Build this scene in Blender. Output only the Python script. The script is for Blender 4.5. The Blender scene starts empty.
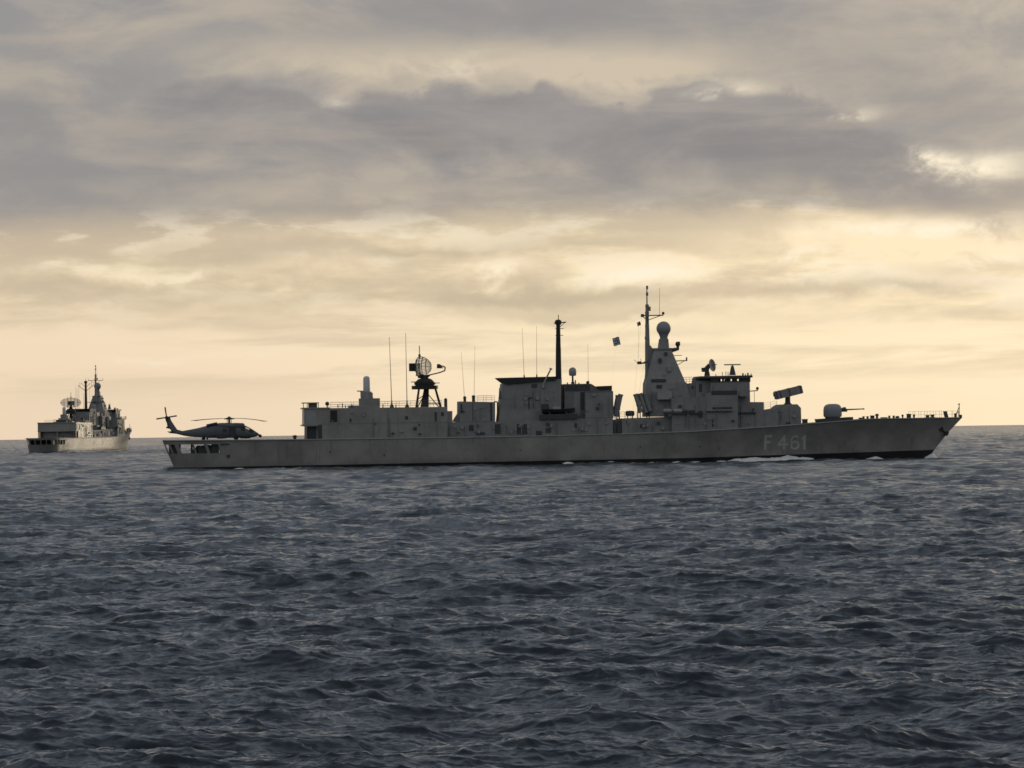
import bpy, bmesh, math, random
import numpy as np
from mathutils import Vector, Matrix

random.seed(7)
C = bpy.context.scene.collection
SC = bpy.context.scene
PI = math.pi

# ------------------------------------------------------------------ camera, light, exposure
F = 4904.0                      # focal length in pixels of the 1024 px wide frame
CAM_H = 6.4
PITCH = math.atan((425.4 - 384.0) / F)
ROLL = math.atan(0.0147)
fwd = Vector((0, math.cos(PITCH), math.sin(PITCH)))
r0 = Vector((1, 0, 0)); u0 = Vector((0, -math.sin(PITCH), math.cos(PITCH)))
cr = r0 * math.cos(ROLL) - u0 * math.sin(ROLL)
cu = r0 * math.sin(ROLL) + u0 * math.cos(ROLL)
CAM = Vector((0, 0, CAM_H))
cam_d = bpy.data.cameras.new('camera'); cam = bpy.data.objects.new('camera', cam_d); C.objects.link(cam)
cam_d.sensor_width = 36.0
cam_d.lens = 36.0 * F / 1024.0
cam_d.clip_start = 1.0; cam_d.clip_end = 60000.0
M = Matrix.Identity(4)
for i in range(3):
    M[i][0] = cr[i]; M[i][1] = cu[i]; M[i][2] = -fwd[i]; M[i][3] = CAM[i]
cam.matrix_world = M
SC.camera = cam

SUN_AZ, SUN_EL = math.radians(32), math.radians(7)
sun_dir = Vector((math.sin(SUN_AZ) * math.cos(SUN_EL), math.cos(SUN_AZ) * math.cos(SUN_EL), math.sin(SUN_EL)))
sd = bpy.data.lights.new('sun', 'SUN'); sd.energy = 0.5; sd.angle = math.radians(18); sd.color = (1.0, 0.84, 0.62)
sun = bpy.data.objects.new('sun', sd); C.objects.link(sun)
sun.rotation_euler = sun_dir.to_track_quat('Z', 'Y').to_euler()

SC.view_settings.view_transform = 'Standard'
SC.view_settings.look = 'None'
SC.view_settings.exposure = 0.0
SC.view_settings.gamma = 1.0
SC.view_settings.use_curve_mapping = False
SC.render.engine = 'CYCLES'
SC.cycles.use_denoising = True
SC.cycles.denoiser = 'OPENIMAGEDENOISE'
SC.cycles.denoising_prefilter = 'ACCURATE'
SC.cycles.filter_width = 1.6
SC.cycles.max_bounces = 5
SC.cycles.caustics_reflective = False
SC.cycles.caustics_refractive = False
SC.cycles.sample_clamp_indirect = 2.0
SC.cycles.blur_glossy = 1.0

# ------------------------------------------------------------------ node helpers
def s2l(c):
    return tuple((x / 255 / 12.92) if x / 255 <= 0.04045 else ((x / 255 + 0.055) / 1.055) ** 2.4 for x in c)

class NT:
    def __init__(s, tree): s.t = tree; s.n = tree.nodes; s.l = tree.links
    def node(s, typ, **kw):
        n = s.n.new(typ)
        for k, v in kw.items(): setattr(n, k, v)
        return n
    def put(s, sock, v):
        if hasattr(v, 'is_output') or isinstance(v, bpy.types.NodeSocket): s.l.new(v, sock)
        elif isinstance(v, (tuple, list)) and len(v) == 3 and sock.type == 'RGBA': sock.default_value = (*v, 1)
        else: sock.default_value = v
    def m(s, op, a, b=None, c=None, clamp=False):
        n = s.node('ShaderNodeMath', operation=op, use_clamp=clamp)
        s.put(n.inputs[0], a)
        if b is not None: s.put(n.inputs[1], b)
        if c is not None: s.put(n.inputs[2], c)
        return n.outputs[0]
    def add(s, a, b): return s.m('ADD', a, b)
    def sub(s, a, b): return s.m('SUBTRACT', a, b)
    def mul(s, a, b): return s.m('MULTIPLY', a, b)
    def smooth(s, x, lo, hi, a=0.0, b=1.0):
        n = s.node('ShaderNodeMapRange', interpolation_type='SMOOTHSTEP')
        s.put(n.inputs['Value'], x); s.put(n.inputs['From Min'], lo); s.put(n.inputs['From Max'], hi)
        s.put(n.inputs['To Min'], a); s.put(n.inputs['To Max'], b)
        return n.outputs[0]
    def mix(s, fac, a, b):
        n = s.node('ShaderNodeMix', data_type='RGBA')
        s.put(n.inputs[0], fac); s.put(n.inputs[6], a); s.put(n.inputs[7], b)
        return n.outputs[2]
    def vec(s, x, y, z):
        n = s.node('ShaderNodeCombineXYZ')
        s.put(n.inputs[0], x); s.put(n.inputs[1], y); s.put(n.inputs[2], z)
        return n.outputs[0]
    def noise(s, vec, scale, detail=4, rough=0.55, dist=0.0):
        n = s.node('ShaderNodeTexNoise')
        if vec is not None: s.l.new(vec, n.inputs['Vector'])
        n.inputs['Scale'].default_value = scale; n.inputs['Detail'].default_value = detail
        n.inputs['Roughness'].default_value = rough; n.inputs['Distortion'].default_value = dist
        return n.outputs[0]
    def ramp(s, fac, stops, interp='EASE'):
        n = s.node('ShaderNodeValToRGB'); n.color_ramp.interpolation = interp
        e = n.color_ramp.elements
        while len(e) < len(stops): e.new(0.5)
        for k, (p, c) in enumerate(stops): e[k].position = p; e[k].color = (*c, 1)
        s.put(n.inputs[0], fac)
        return n.outputs[0]

# ------------------------------------------------------------------ sky
def make_world():
    w = bpy.data.worlds.new('World'); SC.world = w; w.use_nodes = True
    w.cycles.sampling_method = 'MANUAL'; w.cycles.sample_map_resolution = 512
    t = NT(w.node_tree); t.n.clear()
    out = t.node('ShaderNodeOutputWorld')
    tc = t.node('ShaderNodeTexCoord').outputs['Generated']
    sp = t.node('ShaderNodeSeparateXYZ'); t.l.new(tc, sp.inputs[0])
    X, Y, Z = sp.outputs
    K = 4.904
    U = t.mul(t.m('ARCTAN2', X, Y), K)              # azimuth, thousands of picture-widths
    V = t.mul(t.m('ARCSINE', Z), K)                 # elevation in the same unit
    # seamless noise coordinates (direction, stretched so that clouds lie flat)
    def nv(sx, sz, off=0.0):
        return t.vec(t.mul(X, K * sx), t.add(t.mul(Y, K * sx), off), t.mul(Z, K * sz))
    n_big = t.noise(nv(2.2, 9.0, 1.3), 1.0, 5, 0.55)
    n_mid = t.noise(nv(5.0, 14.0, 7.1), 1.0, 7, 0.6, 0.4)
    n_puff = t.noise(nv(15.0, 24.0, 3.7), 1.0, 8, 0.62, 0.3)
    n_thin = t.noise(nv(3.2, 34.0, 11.0), 1.0, 6, 0.6, 0.3)
    c = lambda n: t.sub(n, 0.5)
    # domain warp
    U2 = t.add(U, t.mul(c(n_puff), 0.10))
    V2 = t.add(V, t.add(t.mul(c(n_mid), 0.050), t.mul(c(n_puff), 0.028)))
    def uv(px, py):
        dx, dy = px - 512, py - 425.4
        return dx / 1000.0, -(dy + 0.0147 * dx) / 1000.0
    def blob(px, py, ax, ay, sharp=False):
        u, v = uv(px, py)
        a = t.m('DIVIDE', t.sub(U2, u), ax / 1000.0); b = t.m('DIVIDE', t.sub(V2, v), ay / 1000.0)
        d = t.add(t.mul(a, a), t.mul(b, b))
        return t.m('EXPONENT', t.mul(d, -1.0))
    def many(lst):
        r = None
        for (*q, wgt) in lst:
            x = t.mul(blob(*q), wgt)
            r = x if r is None else t.add(r, x)
        return r
    # clear glow behind the clouds
    vn = t.m('MULTIPLY', V, 2.0, clamp=True)
    left = t.ramp(vn, [(0.0, s2l((238, 215, 187))), (0.18, s2l((243, 221, 191))), (0.30, s2l((227, 207, 176))), (0.42, s2l((198, 181, 158))), (0.55, s2l((176, 165, 154))), (1.0, s2l((166, 158, 152)))])
    right = t.ramp(vn, [(0.0, s2l((249, 228, 193))), (0.15, s2l((255, 235, 199))), (0.32, s2l((250, 229, 190))), (0.45, s2l((222, 202, 167))), (0.58, s2l((178, 167, 152))), (1.0, s2l((160, 153, 148)))])
    col = t.mix(t.smooth(U, -0.50, 0.22), left, right)
    # thin streaks low down
    lowmask = t.mul(t.smooth(V, 0.012, 0.07), t.smooth(V, 0.22, 0.30, 1.0, 0.0))
    a1 = t.mul(t.mul(t.smooth(n_thin, 0.47, 0.66), lowmask), 0.55)
    col = t.mix(a1, col, s2l((204, 187, 160)))
    a1b = t.mul(t.mul(t.smooth(n_mid, 0.54, 0.70), t.mul(t.smooth(V, 0.08, 0.14), t.smooth(V, 0.24, 0.30, 1.0, 0.0))), 0.45)
    col = t.mix(a1b, col, s2l((255, 238, 192)))
    n_ac = t.noise(nv(7.0, 26.0, 5.2), 1.0, 8, 0.60, 0.1)
    acm = t.mul(t.smooth(V, 0.085, 0.15), t.smooth(V, 0.205, 0.26, 1.0, 0.0))
    col = t.mix(t.mul(t.mul(t.smooth(n_ac, 0.40, 0.56, 1.0, 0.0), acm), 0.60), col, s2l((198, 182, 160)))
    col = t.mix(t.mul(t.mul(t.smooth(n_ac, 0.50, 0.60), acm), t.smooth(U, -0.55, 0.3, 0.45, 0.95)), col, s2l((255, 240, 212)))
    grey1 = many([(520, 292, 270, 13, 0.9), (300, 262, 120, 10, 0.4), (120, 296, 130, 16, 0.4), (960, 262, 60, 14, 0.7), (830, 285, 120, 9, 0.5), (560, 240, 150, 12, 0.6), (640, 335, 160, 8, 0.35), (600, 310, 170, 8, 0.5), (880, 320, 130, 7, 0.4), (930, 288, 60, 8, 0.5), (420, 252, 110, 6, 0.5), (200, 248, 160, 8, 0.5), (60, 285, 60, 10, 0.4), (230, 320, 120, 7, 0.3)])
    col = t.mix(t.m('MULTIPLY', t.mul(grey1, t.smooth(n_mid, 0.3, 0.6, 0.6, 1.15)), 0.9, clamp=True), col, s2l((196, 180, 156)))
    # grey middle deck with a soft lower edge
    deck = t.smooth(t.add(V2, t.mul(c(n_big), 0.05)), 0.165, 0.245)
    deckcol = t.mix(t.smooth(n_mid, 0.38, 0.66), s2l((150, 148, 149)), s2l((182, 172, 160)))
    rightfade = t.smooth(t.sub(V, t.mul(U, 0.05)), 0.18, 0.26, 0.45, 1.0)
    col = t.mix(t.mul(deck, rightfade), col, deckcol)
    # light gaps
    gap = many([(480, 64, 170, 22, 1.25), (650, 70, 110, 20, 1.2), (280, 55, 140, 22, 0.35), (760, 92, 60, 10, 0.6), (960, 240, 150, 24, 1.1),
                (860, 235, 120, 20, 0.9), (985, 166, 60, 13, 1.0), (660, 262, 70, 12, 0.9), (505, 268, 38, 12, 0.95), (400, 238, 200, 9, 0.35), (150, 272, 130, 7, 0.5), (330, 266, 60, 8, 0.5)])
    gapn = t.mul(gap, t.smooth(n_puff, 0.32, 0.66, 0.55, 1.15))
    lower = t.smooth(V, 0.18, 0.30)
    gapcol = t.mix(lower, s2l((253, 231, 194)), s2l((205, 191, 171)))
    col = t.mix(t.m('MULTIPLY', gapn, 0.9, clamp=True), col, gapcol)
    # heavy dark bank with a billowed top
    fc = t.node('ShaderNodeFloatCurve')
    t.put(fc.inputs['Value'], t.add(U, 0.5)); cv = fc.mapping.curves[0]
    pts = [(12, 150), (150, 96), (205, 82), (300, 84), (345, 104), (372, 90), (460, 86), (560, 88), (640, 100), (672, 86), (705, 77), (742, 92), (800, 90), (850, 112), (900, 128), (1000, 150)]
    for i, (px, py) in enumerate(pts):
        u, v = uv(px, py)
        p = (u + 0.5, v)
        if i == 0: cv.points[0].location = p
        elif i == len(pts) - 1: cv.points[-1].location = p
        else: cv.points.new(*p)
    fc.mapping.update()
    vor = t.node('ShaderNodeTexVoronoi', feature='F1', voronoi_dimensions='2D'); vor.inputs['Scale'].default_value = 1.0; vor.inputs['Detail'].default_value = 0.0
    t.l.new(t.vec(t.mul(t.add(U, t.mul(c(n_puff), 0.06)), 17.0), t.mul(V2, 22.0), 0.0), vor.inputs['Vector'])
    bil = t.mul(t.sub(0.42, vor.outputs['Distance']), 0.018)
    dist = t.add(t.add(t.sub(fc.outputs[0], V), bil), t.add(t.mul(c(n_puff), 0.050), t.mul(c(n_mid), 0.03)))
    bank = t.mul(t.smooth(dist, -0.003, 0.012), t.smooth(dist, 0.055, 0.105, 1.0, 0.0))
    wt = t.add(t.mul(t.smooth(U, -0.40, -0.30), 0.72), t.mul(t.smooth(U, -0.19, -0.10), 0.28))
    wt = t.mul(wt, t.smooth(U, 0.36, 0.60, 1.0, 0.35))
    wt = t.m('MAXIMUM', wt, 0.12)
    bank = t.mul(t.mul(bank, wt), t.mul(t.smooth(U, -1.2, -0.6), t.smooth(U, 0.7, 1.2, 1.0, 0.0)))
    bankcol = t.mix(t.smooth(n_mid, 0.35, 0.7), s2l((130, 129, 134)), s2l((152, 148, 149)))
    col = t.mix(t.mul(bank, 0.92), col, bankcol)
    dk = many([(560, 16, 190, 22, 0.9), (25, 120, 60, 48, 0.7), (150, 135, 46, 34, 0.6), (200, 178, 80, 9, 0.4), (880, 60, 130, 60, 0.55), (980, 110, 90, 36, 0.7),
               (850, 199, 200, 9, 0.7), (600, 196, 160, 8, 0.35), (100, 206, 240, 12, 0.4), (420, 206, 160, 9, 0.35), (520, 178, 180, 9, 0.35), (60, 180, 120, 10, 0.3)])
    col = t.mix(t.m('MULTIPLY', dk, 0.85, clamp=True), col, s2l((142, 140, 142)))
    col = t.mix(t.mul(t.smooth(n_thin, 0.5, 0.7), t.mul(t.smooth(V, 0.2, 0.3), 0.25)), col, s2l((186, 172, 158)))
    # bright rims
    rim = many([(738, 86, 30, 6, 0.65), (452, 64, 40, 8, 0.4), (868, 114, 20, 8, 0.45), (985, 166, 50, 13, 0.9), (932, 160, 22, 11, 0.8), (880, 226, 60, 7, 0.9), (665, 264, 50, 8, 1.0), (508, 268, 30, 9, 0.9), (610, 270, 30, 6, 0.6), (90, 268, 70, 5, 0.5), (190, 272, 40, 5, 0.5), (320, 258, 36, 5, 0.4), (385, 262, 24, 5, 0.4), (410, 228, 24, 4, 0.4), (960, 232, 60, 7, 0.8), (1000, 258, 40, 8, 0.6), (820, 250, 40, 6, 0.6), (140, 360, 60, 4, 0.35), (240, 356, 30, 4, 0.4), (350, 100, 16, 7, 0.25)])
    col = t.mix(t.m('MULTIPLY', t.mul(rim, t.smooth(n_puff, 0.38, 0.64, 0.1, 1.2)), 1.0, clamp=True), col, s2l((255, 242, 216)))
    # the rest of the vault: duller and bluer overhead and behind
    up = t.smooth(V, 0.42, 0.90)
    vault = t.mix(t.smooth(n_big, 0.35, 0.68), (0.138, 0.168, 0.212), (0.285, 0.318, 0.360))
    col = t.mix(up, col, vault)
    behind = t.smooth(t.m('ABSOLUTE', U), 2.6, 6.0)
    back = t.mix(t.smooth(n_big, 0.35, 0.68), (0.25, 0.27, 0.30), (0.42, 0.425, 0.425))
    col = t.mix(behind, col, back)
    # added sky glow off to the right, apart from the sun, for the far hull
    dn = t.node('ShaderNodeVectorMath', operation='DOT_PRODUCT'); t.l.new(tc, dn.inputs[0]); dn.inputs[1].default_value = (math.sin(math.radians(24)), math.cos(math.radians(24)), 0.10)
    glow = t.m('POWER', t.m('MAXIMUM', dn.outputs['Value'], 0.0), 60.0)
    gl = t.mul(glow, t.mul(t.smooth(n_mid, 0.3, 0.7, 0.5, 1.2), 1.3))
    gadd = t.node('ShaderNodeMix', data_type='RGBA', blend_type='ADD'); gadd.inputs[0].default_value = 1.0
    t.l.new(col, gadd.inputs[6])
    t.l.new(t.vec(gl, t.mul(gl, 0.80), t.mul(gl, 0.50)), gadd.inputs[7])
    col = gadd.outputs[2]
    col = t.mix(t.smooth(Z, -0.02, -0.002, 1.0, 0.0), col, (0.035, 0.042, 0.055))
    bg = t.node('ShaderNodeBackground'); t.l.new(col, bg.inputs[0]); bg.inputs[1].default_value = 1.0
    sky = t.node('ShaderNodeTexSky', sky_type='NISHITA', sun_disc=False, sun_elevation=SUN_EL, sun_rotation=SUN_AZ)
    bg2 = t.node('ShaderNodeBackground'); t.l.new(sky.outputs[0], bg2.inputs[0]); bg2.inputs[1].default_value = 0.08
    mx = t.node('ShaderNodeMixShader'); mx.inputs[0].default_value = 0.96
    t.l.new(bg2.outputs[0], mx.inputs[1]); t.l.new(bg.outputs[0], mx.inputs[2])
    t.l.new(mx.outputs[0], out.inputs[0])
make_world()

# ------------------------------------------------------------------ materials
def pmat(name, col, rough=0.45, mottle=0.18, scale=0.6, streak=0.0, metallic=0.0, dirt=(0.09, 0.07, 0.05)):
    m = bpy.data.materials.new(name); m.use_nodes = True
    t = NT(m.node_tree); b = t.n['Principled BSDF']
    tc = t.node('ShaderNodeTexCoord').outputs['Object']
    n = t.noise(tc, scale, 6, 0.6)
    v = t.smooth(n, 0.25, 0.75, 1.0 - mottle, 1.0 + mottle)
    mul = t.node('ShaderNodeMix', data_type='RGBA', blend_type='MULTIPLY'); mul.inputs[0].default_value = 1
    mul.inputs[6].default_value = (*col, 1); t.l.new(t.vec(v, v, v), mul.inputs[7])
    c = mul.outputs[2]
    if streak:
        mp = t.node('ShaderNodeMapping'); mp.inputs['Scale'].default_value = (1.3, 1.3, 0.12); t.l.new(tc, mp.inputs[0])
        s = t.smooth(t.noise(mp.outputs[0], 1.0, 5, 0.65), 0.54, 0.80, 0.0, streak)
        c = t.mix(s, c, dirt)
    t.l.new(c, b.inputs['Base Color'])
    t.put(b.inputs['Roughness'], t.smooth(n, 0.2, 0.8, rough - 0.06, rough + 0.10))
    b.inputs['Metallic'].default_value = metallic
    return m

MAT = dict(
    hull=pmat('grey_hull_paint', (0.285, 0.28, 0.255), 0.34, 0.22, 0.25, 0.5),
    paint=pmat('grey_superstructure_paint', (0.250, 0.252, 0.245), 0.60, 0.15, 0.5, 0.30),
    weathered=pmat('weathered_grey_paint', (0.175, 0.175, 0.175), 0.6, 0.25, 0.5, 0.35),
    light=pmat('light_grey_paint', (0.33, 0.34, 0.34), 0.5, 0.10, 0.8, 0.15),
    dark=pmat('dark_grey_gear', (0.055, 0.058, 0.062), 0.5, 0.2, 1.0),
    black=pmat('sooty_black', (0.022, 0.021, 0.021), 0.6, 0.2, 1.0),
    boot=pmat('boot_topping', (0.012, 0.012, 0.014), 0.5, 0.2, 0.5),
    white=pmat('white_paint', (0.62, 0.63, 0.66), 0.45, 0.06, 1.0),
    number=pmat('faded_number_paint', (0.50, 0.50, 0.48), 0.5, 0.12, 1.0),
    radome=pmat('radome_grey', (0.27, 0.285, 0.30), 0.55, 0.06, 0.8),
    deck=pmat('deck_grey', (0.10, 0.105, 0.11), 0.7, 0.2, 0.4),
    heli=pmat('helicopter_grey', (0.125, 0.135, 0.15), 0.5, 0.15, 0.6, 0.2),
    heli_dark=pmat('helicopter_dark', (0.035, 0.035, 0.045), 0.4, 0.15, 1.0),
    tyre=pmat('tyre_rubber', (0.02, 0.02, 0.02), 0.8, 0.1, 1.0),
    blue=pmat('flag_blue', (0.08, 0.16, 0.42), 0.8, 0.08, 1.0),
    cloth=pmat('flag_white', (0.62, 0.62, 0.60), 0.8, 0.05, 1.0),
    red=pmat('flag_red', (0.20, 0.05, 0.04), 0.8, 0.05, 1.0),
    rust=pmat('brown_primer', (0.12, 0.07, 0.05), 0.6, 0.2, 1.0),
)
def clear_glass():
    mt = bpy.data.materials.new('clear_window'); mt.use_nodes = True
    t = NT(mt.node_tree); t.n.clear(); out = t.node('ShaderNodeOutputMaterial')
    a = t.node('ShaderNodeBsdfTransparent'); a.inputs[0].default_value = (0.75, 0.78, 0.78, 1); g = t.node('ShaderNodeBsdfGlossy'); g.inputs['Roughness'].default_value = 0.05
    x = t.node('ShaderNodeMixShader'); x.inputs[0].default_value = 0.12; t.l.new(a.outputs[0], x.inputs[1]); t.l.new(g.outputs[0], x.inputs[2]); t.l.new(x.outputs[0], out.inputs[0])
    return mt
MAT['clear'] = clear_glass()
for k_ in ('blue', 'cloth', 'red'):
    t = NT(MAT[k_].node_tree); b_ = t.n['Principled BSDF']; out = t.n['Material Output']
    tr = t.node('ShaderNodeBsdfTranslucent'); t.l.new(b_.inputs['Base Color'].links[0].from_socket, tr.inputs[0])
    x = t.node('ShaderNodeMixShader'); x.inputs[0].default_value = 0.7; t.l.new(b_.outputs[0], x.inputs[1]); t.l.new(tr.outputs[0], x.inputs[2]); t.l.new(x.outputs[0], out.inputs[0])
def glass():
    m = bpy.data.materials.new('window_glass'); m.use_nodes = True
    b = m.node_tree.nodes['Principled BSDF']
    b.inputs['Base Color'].default_value = (0.015, 0.018, 0.02, 1); b.inputs['Roughness'].default_value = 0.08
    return m
MAT['glass'] = glass()
def plating(mt):
    t = NT(mt.node_tree); b = t.n['Principled BSDF']
    tc = t.node('ShaderNodeTexCoord').outputs['Object']
    mp = t.node('ShaderNodeMapping'); mp.inputs['Scale'].default_value = (0.8, 0.8, 0.45); t.l.new(tc, mp.inputs[0])
    bp = t.node('ShaderNodeBump'); bp.inputs['Strength'].default_value = 1.0; bp.inputs['Distance'].default_value = 0.10
    t.l.new(t.noise(mp.outputs[0], 1.0, 3, 0.5), bp.inputs['Height']); t.l.new(bp.outputs[0], b.inputs['Normal'])
for k_ in ('hull', 'paint'): plating(MAT[k_])

# ------------------------------------------------------------------ mesh helper
class MB:
    def __init__(s): s.v = []; s.f = []; s.mi = []
    def face(s, idx, mi=0): s.f.append(tuple(idx)); s.mi.append(mi)
    def box(s, x0, x1, y0, y1, z0, z1, mi=0):
        b = len(s.v)
        s.v += [(x, y, z) for z in (z0, z1) for y in (y0, y1) for x in (x0, x1)]
        for q in ((0, 2, 3, 1), (4, 5, 7, 6), (0, 1, 5, 4), (2, 6, 7, 3), (0, 4, 6, 2), (1, 3, 7, 5)):
            s.face([b + i for i in q], mi)
    def prism(s, pts, y0, y1, mi=0, top=None):
        # pts in the x-z plane, extruded along y; top: outline for the far side
        b = len(s.v); n = len(pts); q = top or pts
        s.v += [(x, y0, z) for x, z in pts] + [(x, y1, z) for x, z in q]
        s.face([b + i for i in range(n)], mi); s.face([b + n + i for i in reversed(range(n))], mi)
        for i in range(n):
            j = (i + 1) % n
            s.face((b + i, b + n + i, b + n + j, b + j), mi)
    def hprism(s, pts, z0, z1, mi=0):
        b = len(s.v); n = len(pts)
        s.v += [(x, y, z0) for x, y in pts] + [(x, y, z1) for x, y in pts]
        s.face([b + i for i in range(n)], mi); s.face([b + n + i for i in range(n)], mi)
        for i in range(n):
            j = (i + 1) % n
            s.face((b + i, b + j, b + n + j, b + n + i), mi)
    def frustum(s, b0, b1, mi=0):
        # (x0,x1,y0,y1,z) bottom and top rectangles
        b = len(s.v)
        for x0, x1, y0, y1, z in (b0, b1): s.v += [(x0, y0, z), (x1, y0, z), (x1, y1, z), (x0, y1, z)]
        s.face((b, b + 3, b + 2, b + 1), mi); s.face((b + 4, b + 5, b + 6, b + 7), mi)
        for i in range(4):
            j = (i + 1) % 4
            s.face((b + i, b + j, b + 4 + j, b + 4 + i), mi)
    def tube(s, p0, p1, ra, rb=None, n=8, mi=0):
        rb = ra if rb is None else rb
        p0 = Vector(p0); p1 = Vector(p1); d = (p1 - p0)
        if d.length < 1e-6: return
        q = d.to_track_quat('Z', 'Y')
        b = len(s.v)
        for p, r in ((p0, ra), (p1, rb)):
            for k in range(n):
                a = 2 * PI * k / n
                s.v.append(tuple(p + q @ Vector((r * math.cos(a), r * math.sin(a), 0))))
        for k in range(n):
            j = (k + 1) % n
            s.face((b + k, b + j, b + n + j, b + n + k), mi)
        s.face([b + k for k in reversed(range(n))], mi); s.face([b + n + k for k in range(n)], mi)
    def path(s, pts, r, n=6, mi=0):
        for a, c in zip(pts[:-1], pts[1:]): s.tube(a, c, r, r, n, mi)
    def lathe(s, cx, cy, prof, n=20, mi=0, axis='Z', cz=0.0):
        b = len(s.v)
        for r, h in prof:
            for k in range(n):
                a = 2 * PI * k / n
                if axis == 'Z': s.v.append((cx + r * math.cos(a), cy + r * math.sin(a), h))
                elif axis == 'X': s.v.append((h, cy + r * math.cos(a), cz + r * math.sin(a)))
                else: s.v.append((cx + r * math.cos(a), h, cz + r * math.sin(a)))
        m = len(prof)
        for i in range(m - 1):
            for k in range(n):
                j = (k + 1) % n
                s.face((b + i * n + k, b + i * n + j, b + (i + 1) * n + j, b + (i + 1) * n + k), mi)
        s.face([b + k for k in reversed(range(n))], mi); s.face([b + (m - 1) * n + k for k in range(n)], mi)
    def ball(s, c, r, n=18, mi=0, sz=1.0):
        prof = [(max(0.002, r * math.sin(PI * i / 12)), c[2] - r * sz * math.cos(PI * i / 12)) for i in range(13)]
        s.lathe(c[0], c[1], prof, n, mi)
    def rail(s, pts, h=1.05, step=1.8, r=0.025, levels=3):
        for a, c in zip(pts[:-1], pts[1:]):
            a = Vector(a); c = Vector(c); L = (c - a).length
            k = max(1, round(L / step))
            for i in range(k + 1):
                p = a.lerp(c, i / k); s.tube(p, p + Vector((0, 0, h)), r, r, 5)
            for j in range(levels):
                z = Vector((0, 0, h * (j + 1) / levels))
                s.tube(a + z, c + z, r * 0.7, r * 0.7, 4)
    def build(s, name, mats, parent=None, smooth=False, loc=None, fix=True):
        me = bpy.data.meshes.new(name)
        off = Vector(loc) if loc else Vector((0, 0, 0))
        me.from_pydata([tuple(Vector(v) - off) for v in s.v], [], s.f)
        if not isinstance(mats, (list, tuple)): mats = [mats]
        for m in mats: me.materials.append(m)
        me.polygons.foreach_set('material_index', s.mi)
        if fix:
            bm = bmesh.new(); bm.from_mesh(me); bmesh.ops.recalc_face_normals(bm, faces=bm.faces); bm.to_mesh(me); bm.free()
        if smooth:
            me.polygons.foreach_set('use_smooth', [True] * len(me.polygons))
            try: me.set_sharp_from_angle(angle=math.radians(38))
            except Exception: pass
        o = bpy.data.objects.new(name, me); C.objects.link(o)
        if parent: o.parent = parent
        if loc: o.location = loc
        return o

def tag(o, label=None, cat=None, group=None, kind=None):
    if label: o['label'] = label
    if cat: o['category'] = cat
    if group: o['group'] = group
    if kind: o['kind'] = kind
    return o
def empty(name, loc, rz=0.0):
    o = bpy.data.objects.new(name, None); C.objects.link(o); o.empty_display_size = 0.5
    o.location = loc; o.rotation_euler = (0, 0, rz)
    return o
def copy_tree(o, parent=None, skip=()):
    c = o.copy(); C.objects.link(c)
    if parent: c.parent = parent
    for ch in list(o.children):
        if ch.name.split('.')[0] not in skip: copy_tree(ch, c, skip)
    return c

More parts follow.
